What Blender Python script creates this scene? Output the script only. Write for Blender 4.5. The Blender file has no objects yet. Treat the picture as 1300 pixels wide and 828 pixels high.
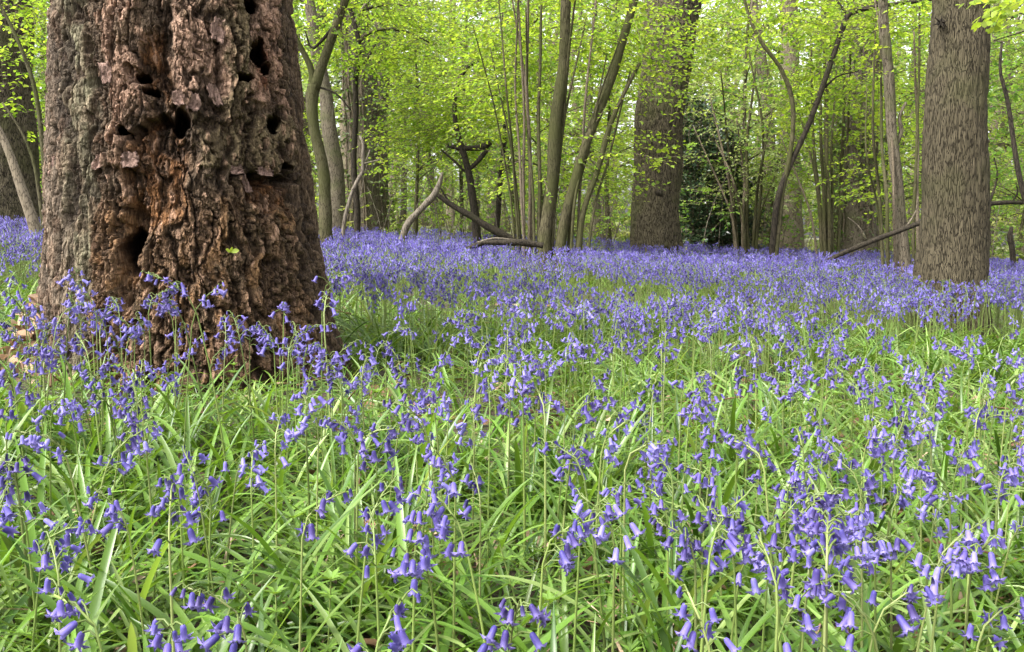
import bpy, math, random
import numpy as np
from mathutils import Vector, Matrix, Euler

rng = np.random.default_rng(11)
random.seed(11)
S = bpy.context.scene
COL = S.collection
PI = math.pi

# ------------------------------------------------------------------ camera model
CAM_H = 0.65
FPX = 1100.0                 # focal length in pixels of the 1300 px wide photograph
PITCH = math.radians(5.0)
PPX, PPY = 650.0, 370.0      # principal point in the photograph
cp, sp = math.cos(PITCH), math.sin(PITCH)


def P(px, py, Y):
    """World point seen at pixel (px, py) at world depth Y."""
    a = (px - PPX) / FPX
    b = -(py - PPY) / FPX
    d = np.array([a, cp + b * sp, -sp + b * cp])
    return np.array([0, 0, CAM_H]) + d * (Y / d[1])


def proj(p):
    p = np.asarray(p, float)
    q = p - np.array([0, 0, CAM_H])
    yf = q[..., 1] * cp - q[..., 2] * sp
    yu = q[..., 1] * sp + q[..., 2] * cp
    return PPX + FPX * q[..., 0] / yf, PPY - FPX * yu / yf


# ------------------------------------------------------------------ noise
def _hash(ix, iy, iz, seed):
    h = (ix.astype(np.uint32) * np.uint32(374761393) + iy.astype(np.uint32) * np.uint32(668265263)
         + iz.astype(np.uint32) * np.uint32(2147483647) + np.uint32(seed * 974711 + 12345))
    h = (h ^ (h >> np.uint32(13))) * np.uint32(1274126177)
    h = (h ^ (h >> np.uint32(16))) * np.uint32(2246822519)
    h = h ^ (h >> np.uint32(15))
    return h.astype(np.float64) / 4294967295.0


def noise(p, seed=0):
    i = np.floor(p).astype(np.int64)
    f = p - i
    f = f * f * f * (f * (f * 6 - 15) + 10)
    x, y, z = i[:, 0], i[:, 1], i[:, 2]
    r = 0
    for dx in (0, 1):
        wx = f[:, 0] if dx else 1 - f[:, 0]
        for dy in (0, 1):
            wy = f[:, 1] if dy else 1 - f[:, 1]
            for dz in (0, 1):
                wz = f[:, 2] if dz else 1 - f[:, 2]
                r = r + wx * wy * wz * _hash(x + dx, y + dy, z + dz, seed)
    return r


def fbm(p, seed=0, octv=4, gain=.5):
    a, s, t = 1.0, 0, 0
    for o in range(octv):
        s = s + a * noise(p * (2.03 ** o) + 17.3 * o, seed + o)
        t += a
        a *= gain
    return s / t


def worley(p, seed=0):
    i = np.floor(p).astype(np.int64)
    f = p - i
    F1 = np.full(len(p), 9.0)
    F2 = np.full(len(p), 9.0)
    ID = np.zeros(len(p))
    for dx in (-1, 0, 1):
        for dy in (-1, 0, 1):
            for dz in (-1, 0, 1):
                x, y, z = i[:, 0] + dx, i[:, 1] + dy, i[:, 2] + dz
                d = (dx + _hash(x, y, z, seed) - f[:, 0]) ** 2 + (dy + _hash(x, y, z, seed + 1) - f[:, 1]) ** 2 \
                    + (dz + _hash(x, y, z, seed + 2) - f[:, 2]) ** 2
                c = d < F1
                F2 = np.where(c, F1, np.minimum(F2, d))
                ID = np.where(c, _hash(x, y, z, seed + 3), ID)
                F1 = np.where(c, d, F1)
    return np.sqrt(F1), np.sqrt(F2), ID


def sstep(a, b, x):
    t = np.clip((x - a) / (b - a), 0, 1)
    return t * t * (3 - 2 * t)


def ground(x, y):
    """Height of the woodland floor: falls gently to the right, low bumps, a small mound at the old trunk."""
    x = np.asarray(x, float)
    y = np.asarray(y, float)
    z = -0.047 * x
    z = z + 0.02 * np.sin(x * 1.3 + 0.4) * np.sin(y * 1.1 + 1.0) + 0.012 * np.sin(x * 3.1 + y * 2.3)
    far = np.clip(y - 14, 0, None)
    return z * np.where(y > 14, 1.0, 1.0) - 0.006 * far


def G(px, Y, dz=0.0):
    """Ground point in the pixel column px at depth Y."""
    x = (px - PPX) / FPX * Y
    for _ in range(6):
        z = float(ground(x, Y)) + dz
        yf = Y * cp - (z - CAM_H) * sp
        x = (px - PPX) / FPX * yf
    return np.array([x, Y, z])


# ------------------------------------------------------------------ mesh building
class MB:
    def __init__(self):
        self.V, self.F, self.C, self.n = [], [], [], 0

    def add(self, V, faces, mi=0, col=None):
        V = np.asarray(V, float)
        self.V.append(V)
        for f in (faces if isinstance(faces, (list, tuple)) else [faces]):
            f = np.asarray(f, np.int64)
            if len(f):
                m = mi if np.ndim(mi) else np.full(len(f), mi)
                self.F.append((f + self.n, m))
        if col is None:
            col = (.5, .5, .5)
        c = np.empty((len(V), 4))
        c[:, 3] = 1
        c[:, :3] = col
        self.C.append(c)
        self.n += len(V)

    def build(self, name, mats, parent=None, origin=None, smooth=True):
        V = np.concatenate(self.V)
        C = np.concatenate(self.C)
        if origin is not None:
            V = V - np.asarray(origin)
        me = bpy.data.meshes.new(name)
        me.vertices.add(len(V))
        me.vertices.foreach_set('co', V.astype(np.float32).ravel())
        loops = np.concatenate([f.ravel() for f, m in self.F])
        sizes = np.concatenate([np.full(len(f), f.shape[1]) for f, m in self.F])
        mi = np.concatenate([m for f, m in self.F])
        me.loops.add(len(loops))
        me.loops.foreach_set('vertex_index', loops.astype(np.int32))
        me.polygons.add(len(sizes))
        me.polygons.foreach_set('loop_start', np.concatenate([[0], np.cumsum(sizes)[:-1]]).astype(np.int32))
        me.polygons.foreach_set('material_index', mi.astype(np.int32))
        me.polygons.foreach_set('use_smooth', np.full(len(sizes), smooth))
        at = me.attributes.new('Col', 'FLOAT_COLOR', 'POINT')
        at.data.foreach_set('color', C.astype(np.float32).ravel())
        for m in (mats if isinstance(mats, (list, tuple)) else [mats]):
            me.materials.append(m)
        me.update(calc_edges=True)
        o = bpy.data.objects.new(name, me)
        COL.objects.link(o)
        if parent is not None:
            o.parent = parent
        elif origin is not None:
            o.location = origin
        return o


def thing(name, label, cat, loc, group=None):
    o = bpy.data.objects.new(name, None)
    o.empty_display_size = .1
    COL.objects.link(o)
    o.location = loc
    return tag(o, label, cat, group)


def tag(o, label=None, cat=None, group=None, kind=None):
    if label:
        o['label'] = label
    if cat:
        o['category'] = cat
    if group:
        o['group'] = group
    if kind:
        o['kind'] = kind
    return o


def nrm(v):
    v = np.asarray(v, float)
    return v / np.maximum(np.linalg.norm(v, axis=-1, keepdims=True), 1e-9)


def spline(pts, n):
    """Catmull-Rom through pts (k, m) sampled at n points, spaced by chord length of the first three columns."""
    pts = np.asarray(pts, float)
    d = np.linalg.norm(np.diff(pts[:, :3], axis=0), axis=1) + 1e-6
    t = np.concatenate([[0], np.cumsum(d)])
    q = np.linspace(0, t[-1], n)
    m = np.gradient(pts, t, axis=0)
    k = np.clip(np.searchsorted(t, q, side='right') - 1, 0, len(t) - 2)
    h = t[k + 1] - t[k]
    u = ((q - t[k]) / h)[:, None]
    h = h[:, None]
    return (2 * u ** 3 - 3 * u ** 2 + 1) * pts[k] + (u ** 3 - 2 * u ** 2 + u) * h * m[k] + \
        (-2 * u ** 3 + 3 * u ** 2) * pts[k + 1] + (u ** 3 - u ** 2) * h * m[k + 1]


def tube(pts, rad, sides=8, cap=True, disp=None):
    pts = np.asarray(pts, float)
    n = len(pts)
    rad = np.broadcast_to(np.asarray(rad, float), (n,))
    T = nrm(np.gradient(pts, axis=0))
    ref = np.array([1.0, 0, 0]) if abs(T[0][0]) < .8 else np.array([0, 1.0, 0])
    N = np.zeros_like(pts)
    v = ref - T[0] * ref.dot(T[0])
    N[0] = nrm(v)
    for i in range(1, n):
        v = N[i - 1] - T[i] * N[i - 1].dot(T[i])
        N[i] = nrm(v)
    B = np.cross(T, N)
    a = np.arange(sides) * 2 * PI / sides
    R = np.cos(a)[None, :, None] * N[:, None, :] + np.sin(a)[None, :, None] * B[:, None, :]
    r = rad[:, None, None]
    if disp is not None:
        base = (pts[:, None, :] + R * r).reshape(-1, 3)
        r = r + disp(base, np.repeat(rad, sides)).reshape(n, sides, 1)
    V = (pts[:, None, :] + R * r).reshape(-1, 3)
    i = np.arange(n - 1)[:, None] * sides
    j = np.arange(sides)[None, :]
    k = (j + 1) % sides
    Q = np.stack([i + j, i + k, i + sides + k, i + sides + j], -1).reshape(-1, 4)
    if cap:
        V = np.concatenate([V, pts[:1], pts[-1:]])
        c0, c1 = n * sides, n * sides + 1
        jj = np.arange(sides)
        kk = (jj + 1) % sides
        T0 = np.stack([kk, jj, np.full(sides, c0)], -1)
        T1 = np.stack([(n - 1) * sides + jj, (n - 1) * sides + kk, np.full(sides, c1)], -1)
        return V, [Q, np.concatenate([T0, T1])]
    return V, [Q]


# ------------------------------------------------------------------ materials
def new_mat(name):
    m = bpy.data.materials.new(name)
    m.use_nodes = True
    nt = m.node_tree
    nt.nodes.clear()
    out = nt.nodes.new('ShaderNodeOutputMaterial')
    return m, nt, out


def node(nt, t, **kw):
    n = nt.nodes.new(t)
    for k, v in kw.items():
        if hasattr(n, k):
            setattr(n, k, v)
        else:
            n.inputs[k].default_value = v
    return n


def ramp(nt, fac, stops):
    r = nt.nodes.new('ShaderNodeValToRGB')
    cr = r.color_ramp
    while len(cr.elements) < len(stops):
        cr.elements.new(.5)
    for e, (p, c) in zip(cr.elements, stops):
        e.position = p
        e.color = (*c, 1)
    nt.links.new(fac, r.inputs['Fac'])
    return r.outputs['Color']


def mixc(nt, fac, a, b, mode='MIX'):
    m = nt.nodes.new('ShaderNodeMix')
    m.data_type = 'RGBA'
    m.blend_type = mode
    for sock, v in ((m.inputs[0], fac), (m.inputs[6], a), (m.inputs[7], b)):
        if hasattr(v, 'is_output'):
            nt.links.new(v, sock)
        elif isinstance(v, (int, float)):
            sock.default_value = v
        else:
            sock.default_value = (*v, 1)
    return m.outputs[2]


def mathn(nt, op, a, b=0.0):
    m = nt.nodes.new('ShaderNodeMath')
    m.operation = op
    for s, v in ((m.inputs[0], a), (m.inputs[1], b)):
        if hasattr(v, 'is_output'):
            nt.links.new(v, s)
        else:
            s.default_value = v
    return m.outputs[0]


def attr_rgb(nt):
    a = nt.nodes.new('ShaderNodeAttribute')
    a.attribute_name = 'Col'
    s = nt.nodes.new('ShaderNodeSeparateColor')
    nt.links.new(a.outputs['Color'], s.inputs[0])
    return a.outputs['Color'], s.outputs[0], s.outputs[1], s.outputs[2]


def leafy(name, ca, cb, cc, trans, tint, rough=.5, spec=.3):
    """Leaf: colour runs ca > cb > cc with the per-leaf value; light also passes through."""
    m, nt, out = new_mat(name)
    c, r, g, b = attr_rgb(nt)
    col = ramp(nt, r, [(0, ca), (.5, cb), (1, cc)])
    br = mathn(nt, 'ADD', mathn(nt, 'MULTIPLY', g, .8), .62)
    vm = nt.nodes.new('ShaderNodeVectorMath')
    vm.operation = 'SCALE'
    nt.links.new(col, vm.inputs[0])
    nt.links.new(br, vm.inputs['Scale'])
    pb = node(nt, 'ShaderNodeBsdfPrincipled', Roughness=rough)
    pb.inputs['Specular IOR Level'].default_value = spec
    nt.links.new(vm.outputs[0], pb.inputs['Base Color'])
    tr = nt.nodes.new('ShaderNodeBsdfTranslucent')
    nt.links.new(mixc(nt, 1.0, vm.outputs[0], tint, 'MULTIPLY'), tr.inputs['Color'])
    mx = node(nt, 'ShaderNodeMixShader')
    mx.inputs[0].default_value = trans
    nt.links.new(pb.outputs[0], mx.inputs[1])
    nt.links.new(tr.outputs[0], mx.inputs[2])
    nt.links.new(mx.outputs[0], out.inputs[0])
    return m


def bark(name, c0, c1, c2, scale=18.0, stretch=.16, bump=.5, moss=0.0, mosscol=(.06, .075, .02), dist=.01):
    m, nt, out = new_mat(name)
    tc = nt.nodes.new('ShaderNodeTexCoord')
    mp = node(nt, 'ShaderNodeMapping')
    mp.inputs['Scale'].default_value = (scale, scale, scale * stretch)
    nt.links.new(tc.outputs['Object'], mp.inputs[0])
    n1 = node(nt, 'ShaderNodeTexNoise', Scale=1.0, Detail=6.0, Roughness=.65)
    nt.links.new(mp.outputs[0], n1.inputs['Vector'])
    v1 = node(nt, 'ShaderNodeTexVoronoi', Scale=1.6)
    v1.feature = 'DISTANCE_TO_EDGE'
    nz = node(nt, 'ShaderNodeTexNoise', Scale=2.2, Detail=2.0)
    nt.links.new(mp.outputs[0], nz.inputs['Vector'])
    wv = nt.nodes.new('ShaderNodeVectorMath')
    wv.operation = 'MULTIPLY_ADD'
    nt.links.new(nz.outputs['Color'], wv.inputs[0])
    wv.inputs[1].default_value = (.7, .7, .7)
    nt.links.new(mp.outputs[0], wv.inputs[2])
    nt.links.new(wv.outputs[0], v1.inputs['Vector'])
    n2 = node(nt, 'ShaderNodeTexNoise', Scale=2.3, Detail=4.0)
    nt.links.new(tc.outputs['Object'], n2.inputs['Vector'])
    edge = mathn(nt, 'MULTIPLY', mathn(nt, 'MINIMUM', v1.outputs[0], .10), 10.0)
    f = mathn(nt, 'ADD', mathn(nt, 'MULTIPLY', n1.outputs[0], .34), mathn(nt, 'MULTIPLY', edge, .62))
    col = ramp(nt, f, [(.18, c0), (.60, c1), (.90, c2)])
    if moss > 0:
        mf = nt.nodes.new('ShaderNodeMapRange')
        nt.links.new(n2.outputs[0], mf.inputs[0])
        mf.inputs[1].default_value = .62 - moss * .3
        mf.inputs[2].default_value = .82 - moss * .3
        mf.inputs[4].default_value = .85
        col = mixc(nt, mf.outputs[0], col, mosscol)
    pb = node(nt, 'ShaderNodeBsdfPrincipled', Roughness=.9)
    pb.inputs['Specular IOR Level'].default_value = .15
    nt.links.new(col, pb.inputs['Base Color'])
    bp = node(nt, 'ShaderNodeBump', Strength=bump, Distance=dist)
    nt.links.new(f, bp.inputs['Height'])
    nt.links.new(bp.outputs[0], pb.inputs['Normal'])
    nt.links.new(pb.outputs[0], out.inputs[0])
    return m


M = {}
M['leaf_lime'] = leafy('lime_leaf', (.125, .215, .026), (.195, .29, .032), (.28, .35, .045), .58, (1.65, 1.62, 1.0))
M['leaf_green'] = leafy('green_leaf', (.075, .16, .03), (.13, .23, .036), (.19, .28, .05), .58, (1.6, 1.55, 1))
M['leaf_pale'] = leafy('pale_leaf', (.18, .25, .075), (.25, .32, .105), (.33, .38, .16), .58, (1.6, 1.55, 1.2))
M['leaf_holly'] = leafy('holly_leaf', (.014, .032, .014), (.026, .052, .022), (.06, .095, .04), .12, (1, 1, 1), .3, .4)
M['leaf_ivy'] = leafy('ivy_leaf', (.05, .08, .022), (.08, .115, .028), (.12, .15, .045), .3, (1, 1, 1), .4, .4)
M['strap'] = leafy('bluebell_leaf', (.045, .11, .012), (.110, .205, .026), (.235, .31, .10), .36, (1.5, 1.4, .7), .36, .5)
M['stem'] = leafy('bluebell_stem', (.10, .15, .035), (.15, .20, .05), (.20, .22, .085), .1, (1, 1, 1), .45, .4)
M['dead'] = leafy('dead_leaf', (.10, .055, .03), (.22, .13, .075), (.42, .31, .22), .15, (1, .9, .7), .7, .2)
M['undergrowth'] = leafy('undergrowth_leaf', (.09, .14, .03), (.16, .21, .045), (.26, .27, .09), .45, (1.4, 1.4, .8))

# petals
m, nt, out = new_mat('bluebell_petal')
c, r, g, b = attr_rgb(nt)
base = ramp(nt, r, [(0, (.016, .015, .09)), (.2, (.052, .043, .22)), (.55, (.122, .10, .385)), (1, (.25, .23, .60))])
tipc = mixc(nt, mathn(nt, 'MULTIPLY', mathn(nt, 'POWER', b, 2.0), .6), base, (.36, .31, .66))
warm = mixc(nt, mathn(nt, 'MULTIPLY', g, .12), tipc, (.30, .13, .55))
pb = node(nt, 'ShaderNodeBsdfPrincipled', Roughness=.5)
pb.inputs['Specular IOR Level'].default_value = .3
nt.links.new(warm, pb.inputs['Base Color'])
tr = nt.nodes.new('ShaderNodeBsdfTranslucent')
nt.links.new(warm, tr.inputs['Color'])
mx = node(nt, 'ShaderNodeMixShader')
mx.inputs[0].default_value = .3
nt.links.new(pb.outputs[0], mx.inputs[1])
nt.links.new(tr.outputs[0], mx.inputs[2])
nt.links.new(mx.outputs[0], out.inputs[0])
M['petal'] = m

M['bark_oak'] = bark('fissured_bark', (.022, .018, .011), (.068, .056, .035), (.115, .096, .061), 84, .07, .9, .35, (.075, .075, .032), .02)
M['bark_coarse'] = bark('coarse_bark', (.015, .012, .008), (.060, .049, .031), (.110, .092, .059), 40, .14, 1.0, .4, (.07, .072, .028), .03)
M['bark_grey'] = bark('grey_bark', (.03, .024, .017), (.085, .07, .05), (.15, .128, .092), 30, .18, .6, .35, (.075, .085, .03))
M['bark_pale'] = bark('pale_bark', (.06, .048, .033), (.13, .106, .074), (.21, .175, .125), 28, .2, .4, .2, (.11, .12, .05))
M['bark_dark'] = bark('dark_bark', (.009, .0075, .006), (.022, .018, .013), (.045, .037, .026), 30, .2, .5, .15, (.03, .035, .012))
M['bark_moss'] = bark('mossy_bark', (.02, .017, .009), (.05, .044, .024), (.10, .088, .05), 30, .2, .5, .75, (.05, .053, .018))
M['deadwood'] = bark('dead_wood', (.035, .028, .02), (.095, .078, .06), (.19, .165, .13), 40, .1, .4, .1)
M['twig'] = bark('twig_bark', (.05, .04, .028), (.10, .08, .055), (.16, .13, .09), 40, .3, .2)

# rotting trunk: zones of bark, pink plates, exposed wood, painted hole and crack shade in Col
m, nt, out = new_mat('rotting_bark')
c, r, g, b = attr_rgb(nt)
tc = nt.nodes.new('ShaderNodeTexCoord')
n1 = node(nt, 'ShaderNodeTexNoise', Scale=95.0, Detail=5.0, Roughness=.7)
mp = node(nt, 'ShaderNodeMapping')
mp.inputs['Scale'].default_value = (1.1, 1.1, .28)
nt.links.new(tc.outputs['Object'], mp.inputs[0])
nt.links.new(mp.outputs[0], n1.inputs['Vector'])
v1 = node(nt, 'ShaderNodeTexVoronoi', Scale=70.0)
v1.feature = 'DISTANCE_TO_EDGE'
wv = nt.nodes.new('ShaderNodeVectorMath')
wv.operation = 'MULTIPLY_ADD'
nt.links.new(n1.outputs['Color'], wv.inputs[0])
wv.inputs[1].default_value = (.016, .016, .016)
nt.links.new(mp.outputs[0], wv.inputs[2])
nt.links.new(wv.outputs[0], v1.inputs['Vector'])
lo = mixc(nt, 1.0, c, (.38, .34, .31), 'MULTIPLY')
hi = mixc(nt, 1.0, c, (1.9, 1.9, 1.95), 'MULTIPLY')
nf = nt.nodes.new('ShaderNodeMapRange')
nt.links.new(n1.outputs[0], nf.inputs[0])
nf.inputs[1].default_value = .36
nf.inputs[2].default_value = .66
col = mixc(nt, nf.outputs[0], lo, hi)
pb = node(nt, 'ShaderNodeBsdfPrincipled', Roughness=.85)
pb.inputs['Specular IOR Level'].default_value = .25
nt.links.new(col, pb.inputs['Base Color'])
hgt = mathn(nt, 'ADD', n1.outputs[0], mathn(nt, 'MULTIPLY', mathn(nt, 'MINIMUM', v1.outputs[0], .2), 2.0))
bp = node(nt, 'ShaderNodeBump', Strength=1.0, Distance=.010)
nt.links.new(hgt, bp.inputs['Height'])
nt.links.new(bp.outputs[0], pb.inputs['Normal'])
nt.links.new(pb.outputs[0], out.inputs[0])
M['rot'] = m

# woodland floor
m, nt, out = new_mat('woodland_soil')
tc = nt.nodes.new('ShaderNodeTexCoord')
n1 = node(nt, 'ShaderNodeTexNoise', Scale=14.0, Detail=8.0, Roughness=.7)
nt.links.new(tc.outputs['Object'], n1.inputs['Vector'])
v1 = node(nt, 'ShaderNodeTexVoronoi', Scale=26.0)
nt.links.new(tc.outputs['Object'], v1.inputs['Vector'])
soil = ramp(nt, n1.outputs[0], [(.3, (.018, .013, .008)), (.55, (.05, .036, .022)), (.8, (.11, .08, .05))])
lit = mixc(nt, .35, soil, v1.outputs['Color'], 'OVERLAY')
n3 = node(nt, 'ShaderNodeTexNoise', Scale=.9, Detail=5.0)
nt.links.new(tc.outputs['Object'], n3.inputs['Vector'])
mf = nt.nodes.new('ShaderNodeMapRange')
nt.links.new(n3.outputs[0], mf.inputs[0])
mf.inputs[1].default_value = .42
mf.inputs[2].default_value = .62
sep = nt.nodes.new('ShaderNodeSeparateXYZ')
nt.links.new(tc.outputs['Object'], sep.inputs[0])
fy = nt.nodes.new('ShaderNodeMapRange')
nt.links.new(sep.outputs[1], fy.inputs[0])
fy.inputs[1].default_value = 9
fy.inputs[2].default_value = 15
gcol = mixc(nt, mathn(nt, 'MULTIPLY', mf.outputs[0], fy.outputs[0]), soil, (.13, .15, .045))
pb = node(nt, 'ShaderNodeBsdfPrincipled', Roughness=.95)
nt.links.new(gcol, pb.inputs['Base Color'])
bp = node(nt, 'ShaderNodeBump', Strength=.8, Distance=.02)
nt.links.new(n1.outputs[0], bp.inputs['Height'])
nt.links.new(bp.outputs[0], pb.inputs['Normal'])
nt.links.new(pb.outputs[0], out.inputs[0])
M['soil'] = m

# ------------------------------------------------------------------ ground
xs = np.concatenate([np.linspace(-140, -13, 30), np.linspace(-12, 12, 200), np.linspace(13, 140, 30)])
ys = np.concatenate([np.linspace(-30, -3, 10), np.linspace(-2.5, 16, 190), np.linspace(17, 160, 60)])
X, Y_ = np.meshgrid(xs, ys, indexing='ij')
Z = ground(X, Y_)
pp = np.stack([X.ravel(), Y_.ravel(), np.zeros(X.size)], -1)
Z = Z + ((fbm(pp * 6, 5, 3) - .5) * .05).reshape(Z.shape)
V = np.stack([X, Y_, Z], -1).reshape(-1, 3)
i, j = np.meshgrid(np.arange(len(xs) - 1), np.arange(len(ys) - 1), indexing='ij')
a = i * len(ys) + j
Q = np.stack([a, a + len(ys), a + len(ys) + 1, a + 1], -1).reshape(-1, 4)
mb = MB()
mb.add(V, Q)
o = mb.build('ground', M['soil'])
tag(o, 'woodland floor of dark soil and leaf litter sloping gently to one side', 'ground', kind='structure')

# ------------------------------------------------------------------ the old rotting trunk
TC = np.array([-1.213, 3.315])
tocam = nrm(-TC)
toright = np.array([tocam[1] * -1, tocam[0]])
if toright[0] < 0:
    toright = -toright
TB = float(ground(TC[0], TC[1]))
PLATES = []


def trunk_radius(z):
    return np.interp(z, [-.5, -.15, 0.02, .14, .27, .57, .9, 1.47, 2.5, 4.5, 9], [.74, .66, .59, .55, .522, .485, .455, .412, .39, .36, .28])


def old_trunk():
    phi = np.concatenate([np.linspace(-105, 105, 600), np.linspace(107, 253, 70)]) * PI / 180
    zs = np.concatenate([np.arange(-.25, 1.72, .0031), np.linspace(1.74, 9, 70)])
    nphi, nz = len(phi), len(zs)
    PH, ZZ = np.meshgrid(phi, zs, indexing='xy')
    ph, z = PH.ravel(), ZZ.ravel()
    r0 = trunk_radius(z)
    r0 = r0 * (1 + .07 * np.cos(5 * ph + .7) * np.exp(-np.clip(z, -.3, 9) / .22) + .018 * np.sin(3 * ph + 1) + .012 * np.sin(7 * ph + z * 2))
    dirx = np.cos(ph) * tocam[0] + np.sin(ph) * toright[0]
    diry = np.cos(ph) * tocam[1] + np.sin(ph) * toright[1]
    # photograph-like chart of the face: U across, W down
    Lw = lambda w: np.interp(w, [0, 120, 200, 300, 400], [78, 69, 69, 67, 57])
    Rw = lambda w: np.interp(w, [0, 120, 200, 300, 400], [372, 386, 397, 412, 430])
    dep = 3.315 - .45 * np.cos(ph)
    W = 274 + (CAM_H - z) * 1100 / dep
    wv = np.clip(W, -200, 520)
    U = Lw(wv) + (Rw(wv) - Lw(wv)) * (1 + np.sin(ph)) / 2
    back = np.cos(ph) < 0
    U = np.where(back, np.where(np.sin(ph) < 0, 66, 420), U)
    pc = np.stack([dirx * r0, diry * r0, z], -1)
    st = lambda kx, kz: pc * np.array([kx, kx, kz])
    w1 = fbm(st(9, 7), 21, 4) - .5
    w2 = fbm(st(11, 8), 31, 4) - .5
    w3 = fbm(st(45, 30), 41, 3) - .5
    u = U + w1 * 34 + w3 * 9
    w = W + w2 * 44 + w3 * 9

    def ell(cx, cy, rx, ry, e=.25):
        d = np.sqrt(((u - cx) / rx) ** 2 + ((w - cy) / ry) ** 2)
        return 1 - sstep(1 - e, 1 + e, d)

    def ellx(cx, cy, rx, ry, e=.3):      # barely warped, for holes
        d = np.sqrt(((U + w3 * 10 - cx) / rx) ** 2 + ((W + w3 * 10 - cy) / ry) ** 2)
        return 1 - sstep(1 - e, 1 + e, d)

    def box(x0, x1, y0, y1, e=4.0):
        d = np.minimum(np.minimum(u - x0, x1 - u), np.minimum(w - y0, y1 - w))
        return sstep(-e, e, d)

    def line(pts, wid):
        cx = np.interp(w, [p[1] for p in pts], [p[0] for p in pts])
        k = sstep(pts[0][1] - 12, pts[0][1] + 12, w) * (1 - sstep(pts[-1][1] - 12, pts[-1][1] + 12, w))
        return np.exp(-((u - cx) / wid) ** 2) * k

    zoneA = 1 - sstep(122, 132, u)
    bx = np.interp(w, [-100, 0, 100, 170, 250, 330, 400], [346, 350, 355, 362, 368, 378, 392])
    zoneC = sstep(-4, 4, u - bx)
    zoneB = (1 - zoneA) * (1 - zoneC)
    low = sstep(235, 275, w)

    # ridged bark (left strip, right strip, back)
    crack = lambda n_, wd: np.exp(-(np.abs(2 * n_ - 1) / wd) ** 2)
    wx = np.stack([w1, w2, w1 * .12], -1)
    wy = np.stack([w3, w3 * .7, w3 * .25], -1)
    rn = noise(st(30, 2.6) + wx * 1.6 + wy * .5, 51)
    rn2 = noise(st(64, 6.0) + wx * 2.2 + wy * .8, 57)
    rn3 = noise(st(40, 34) + w3[:, None] * 1.5, 59)
    hr = -crack(rn, .26) * .026 - crack(rn2, .24) * .013 - crack(rn3, .14) * .005 + (fbm(st(110, 20), 61, 3) - .5) * .008 + (fbm(st(220, 90), 63, 2) - .5) * .007 + .012
    # fibrous, flaky bark of the middle
    sk = pc.copy()
    sk[:, 2] += .35 * (pc[:, 0] * toright[0] + pc[:, 1] * toright[1])
    F1, F2, ID = worley(sk * np.array([30, 30, 7.5]) + wx * 1.8 + wy * .7, 71)
    ed = np.clip(F2 - F1, 0, .22) / .22
    G1, G2, ID2 = worley(sk * np.array([74, 74, 24]) + wx * 2 + wy * 1.2, 81)
    ed2 = np.clip(G2 - G1, 0, .25) / .25
    # stepped flakes, each a little tilted so that it lifts at its lower edge
    flake = (ID - .5) * .019 + ed * .003 + (ID2 - .5) * .009 + ed2 * .002 + (fbm(sk * np.array([120, 120, 26]), 91, 3) - .5) * .007
    fz = sk[:, 2] * 9 + ID * 7
    flake = flake - ((fz % 1.0) - .5) * .006
    fib = 1 - np.abs(2 * noise(sk * np.array([80, 80, 8]) + wx * 2, 95) - 1)
    cr1 = crack(noise(sk * np.array([22, 22, 4.0]) + wx * 2.6 + wy * .8, 97), .17)
    cr2 = crack(noise(sk * np.array([54, 54, 13]) + wx * 3 + wy * 1.4, 99), .16)
    flake = flake - cr1 * .022 - cr2 * .009 + (fbm(st(210, 110), 92, 3) - .5) * .009 + (noise(pc * 420, 93) - .5) * .003
    h = (zoneA + zoneC + back) .clip(0, 1) * hr + zoneB * (flake * (1 + .3 * low) + fib * .006)
    lump = fbm(st(5, 3.5), 101, 3) - .5
    h = h + lump * .016

    plate = np.maximum.reduce([box(146, 193, -400, 212), box(229, 300, -400, 148), box(300, 351, -400, 128)])
    fibrous = np.maximum(box(244, 356, 140, 216), box(276, 302, -400, 150))
    h = h + plate * .020 + fibrous * .014
    rec = np.maximum.reduce([ell(209, 92, 17, 52), ell(200, 222, 36, 66), ell(333, 243, 34, 24, .3)])
    h = h - rec * .036
    trough = box(158, 182, 262, 392, 6) * .055 + ell(176, 290, 18, 30) * .05
    h = h - trough
    h = h - ell(192, 167, 30, 10) * .075 - ell(335, 225, 38, 8) * .08 - ell(185, 104, 10, 9) * .04
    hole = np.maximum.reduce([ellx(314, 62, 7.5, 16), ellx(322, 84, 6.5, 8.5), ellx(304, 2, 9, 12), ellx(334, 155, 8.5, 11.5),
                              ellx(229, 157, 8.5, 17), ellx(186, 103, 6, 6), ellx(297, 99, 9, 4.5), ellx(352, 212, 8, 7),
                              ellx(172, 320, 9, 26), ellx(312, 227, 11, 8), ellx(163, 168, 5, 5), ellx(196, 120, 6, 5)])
    h = h - line([(126, -60), (127, 60), (124, 130)], 3.5) * .03
    h = h - line([(348, -60), (351, 0), (356, 100), (363, 170), (369, 250), (379, 330), (394, 410)], 4.0) * .045
    h = h - line([(384, 240), (392, 290), (404, 370), (410, 430)], 4) * .03
    h = h - line([(266, 20), (270, 100), (283, 190), (284, 260)], 3.5) * .02
    h = h - line([(113, 215), (115, 300)], 3) * .015 - line([(92, 0), (88, 120)], 3) * .012

    R = r0 + h
    sway = -.03 * np.clip(z, 0, None)
    V = np.stack([TC[0] + dirx * R + sway - tocam[0] * hole * .2, TC[1] + diry * R - tocam[1] * hole * .2, z + 0], -1)

    # what each patch is made of, plus shade painted into holes and cracks
    grey = np.array([.125, .098, .072])
    c = np.ones((len(z), 1)) * grey

    def paint(mask, col, k=1.0):
        nonlocal c
        mk = np.clip(mask * k, 0, 1)[:, None]
        c = c * (1 - mk) + np.array(col) * mk

    nz1 = fbm(st(14, 9), 111, 4)
    nz2 = fbm(st(26, 16), 121, 3)
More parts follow.
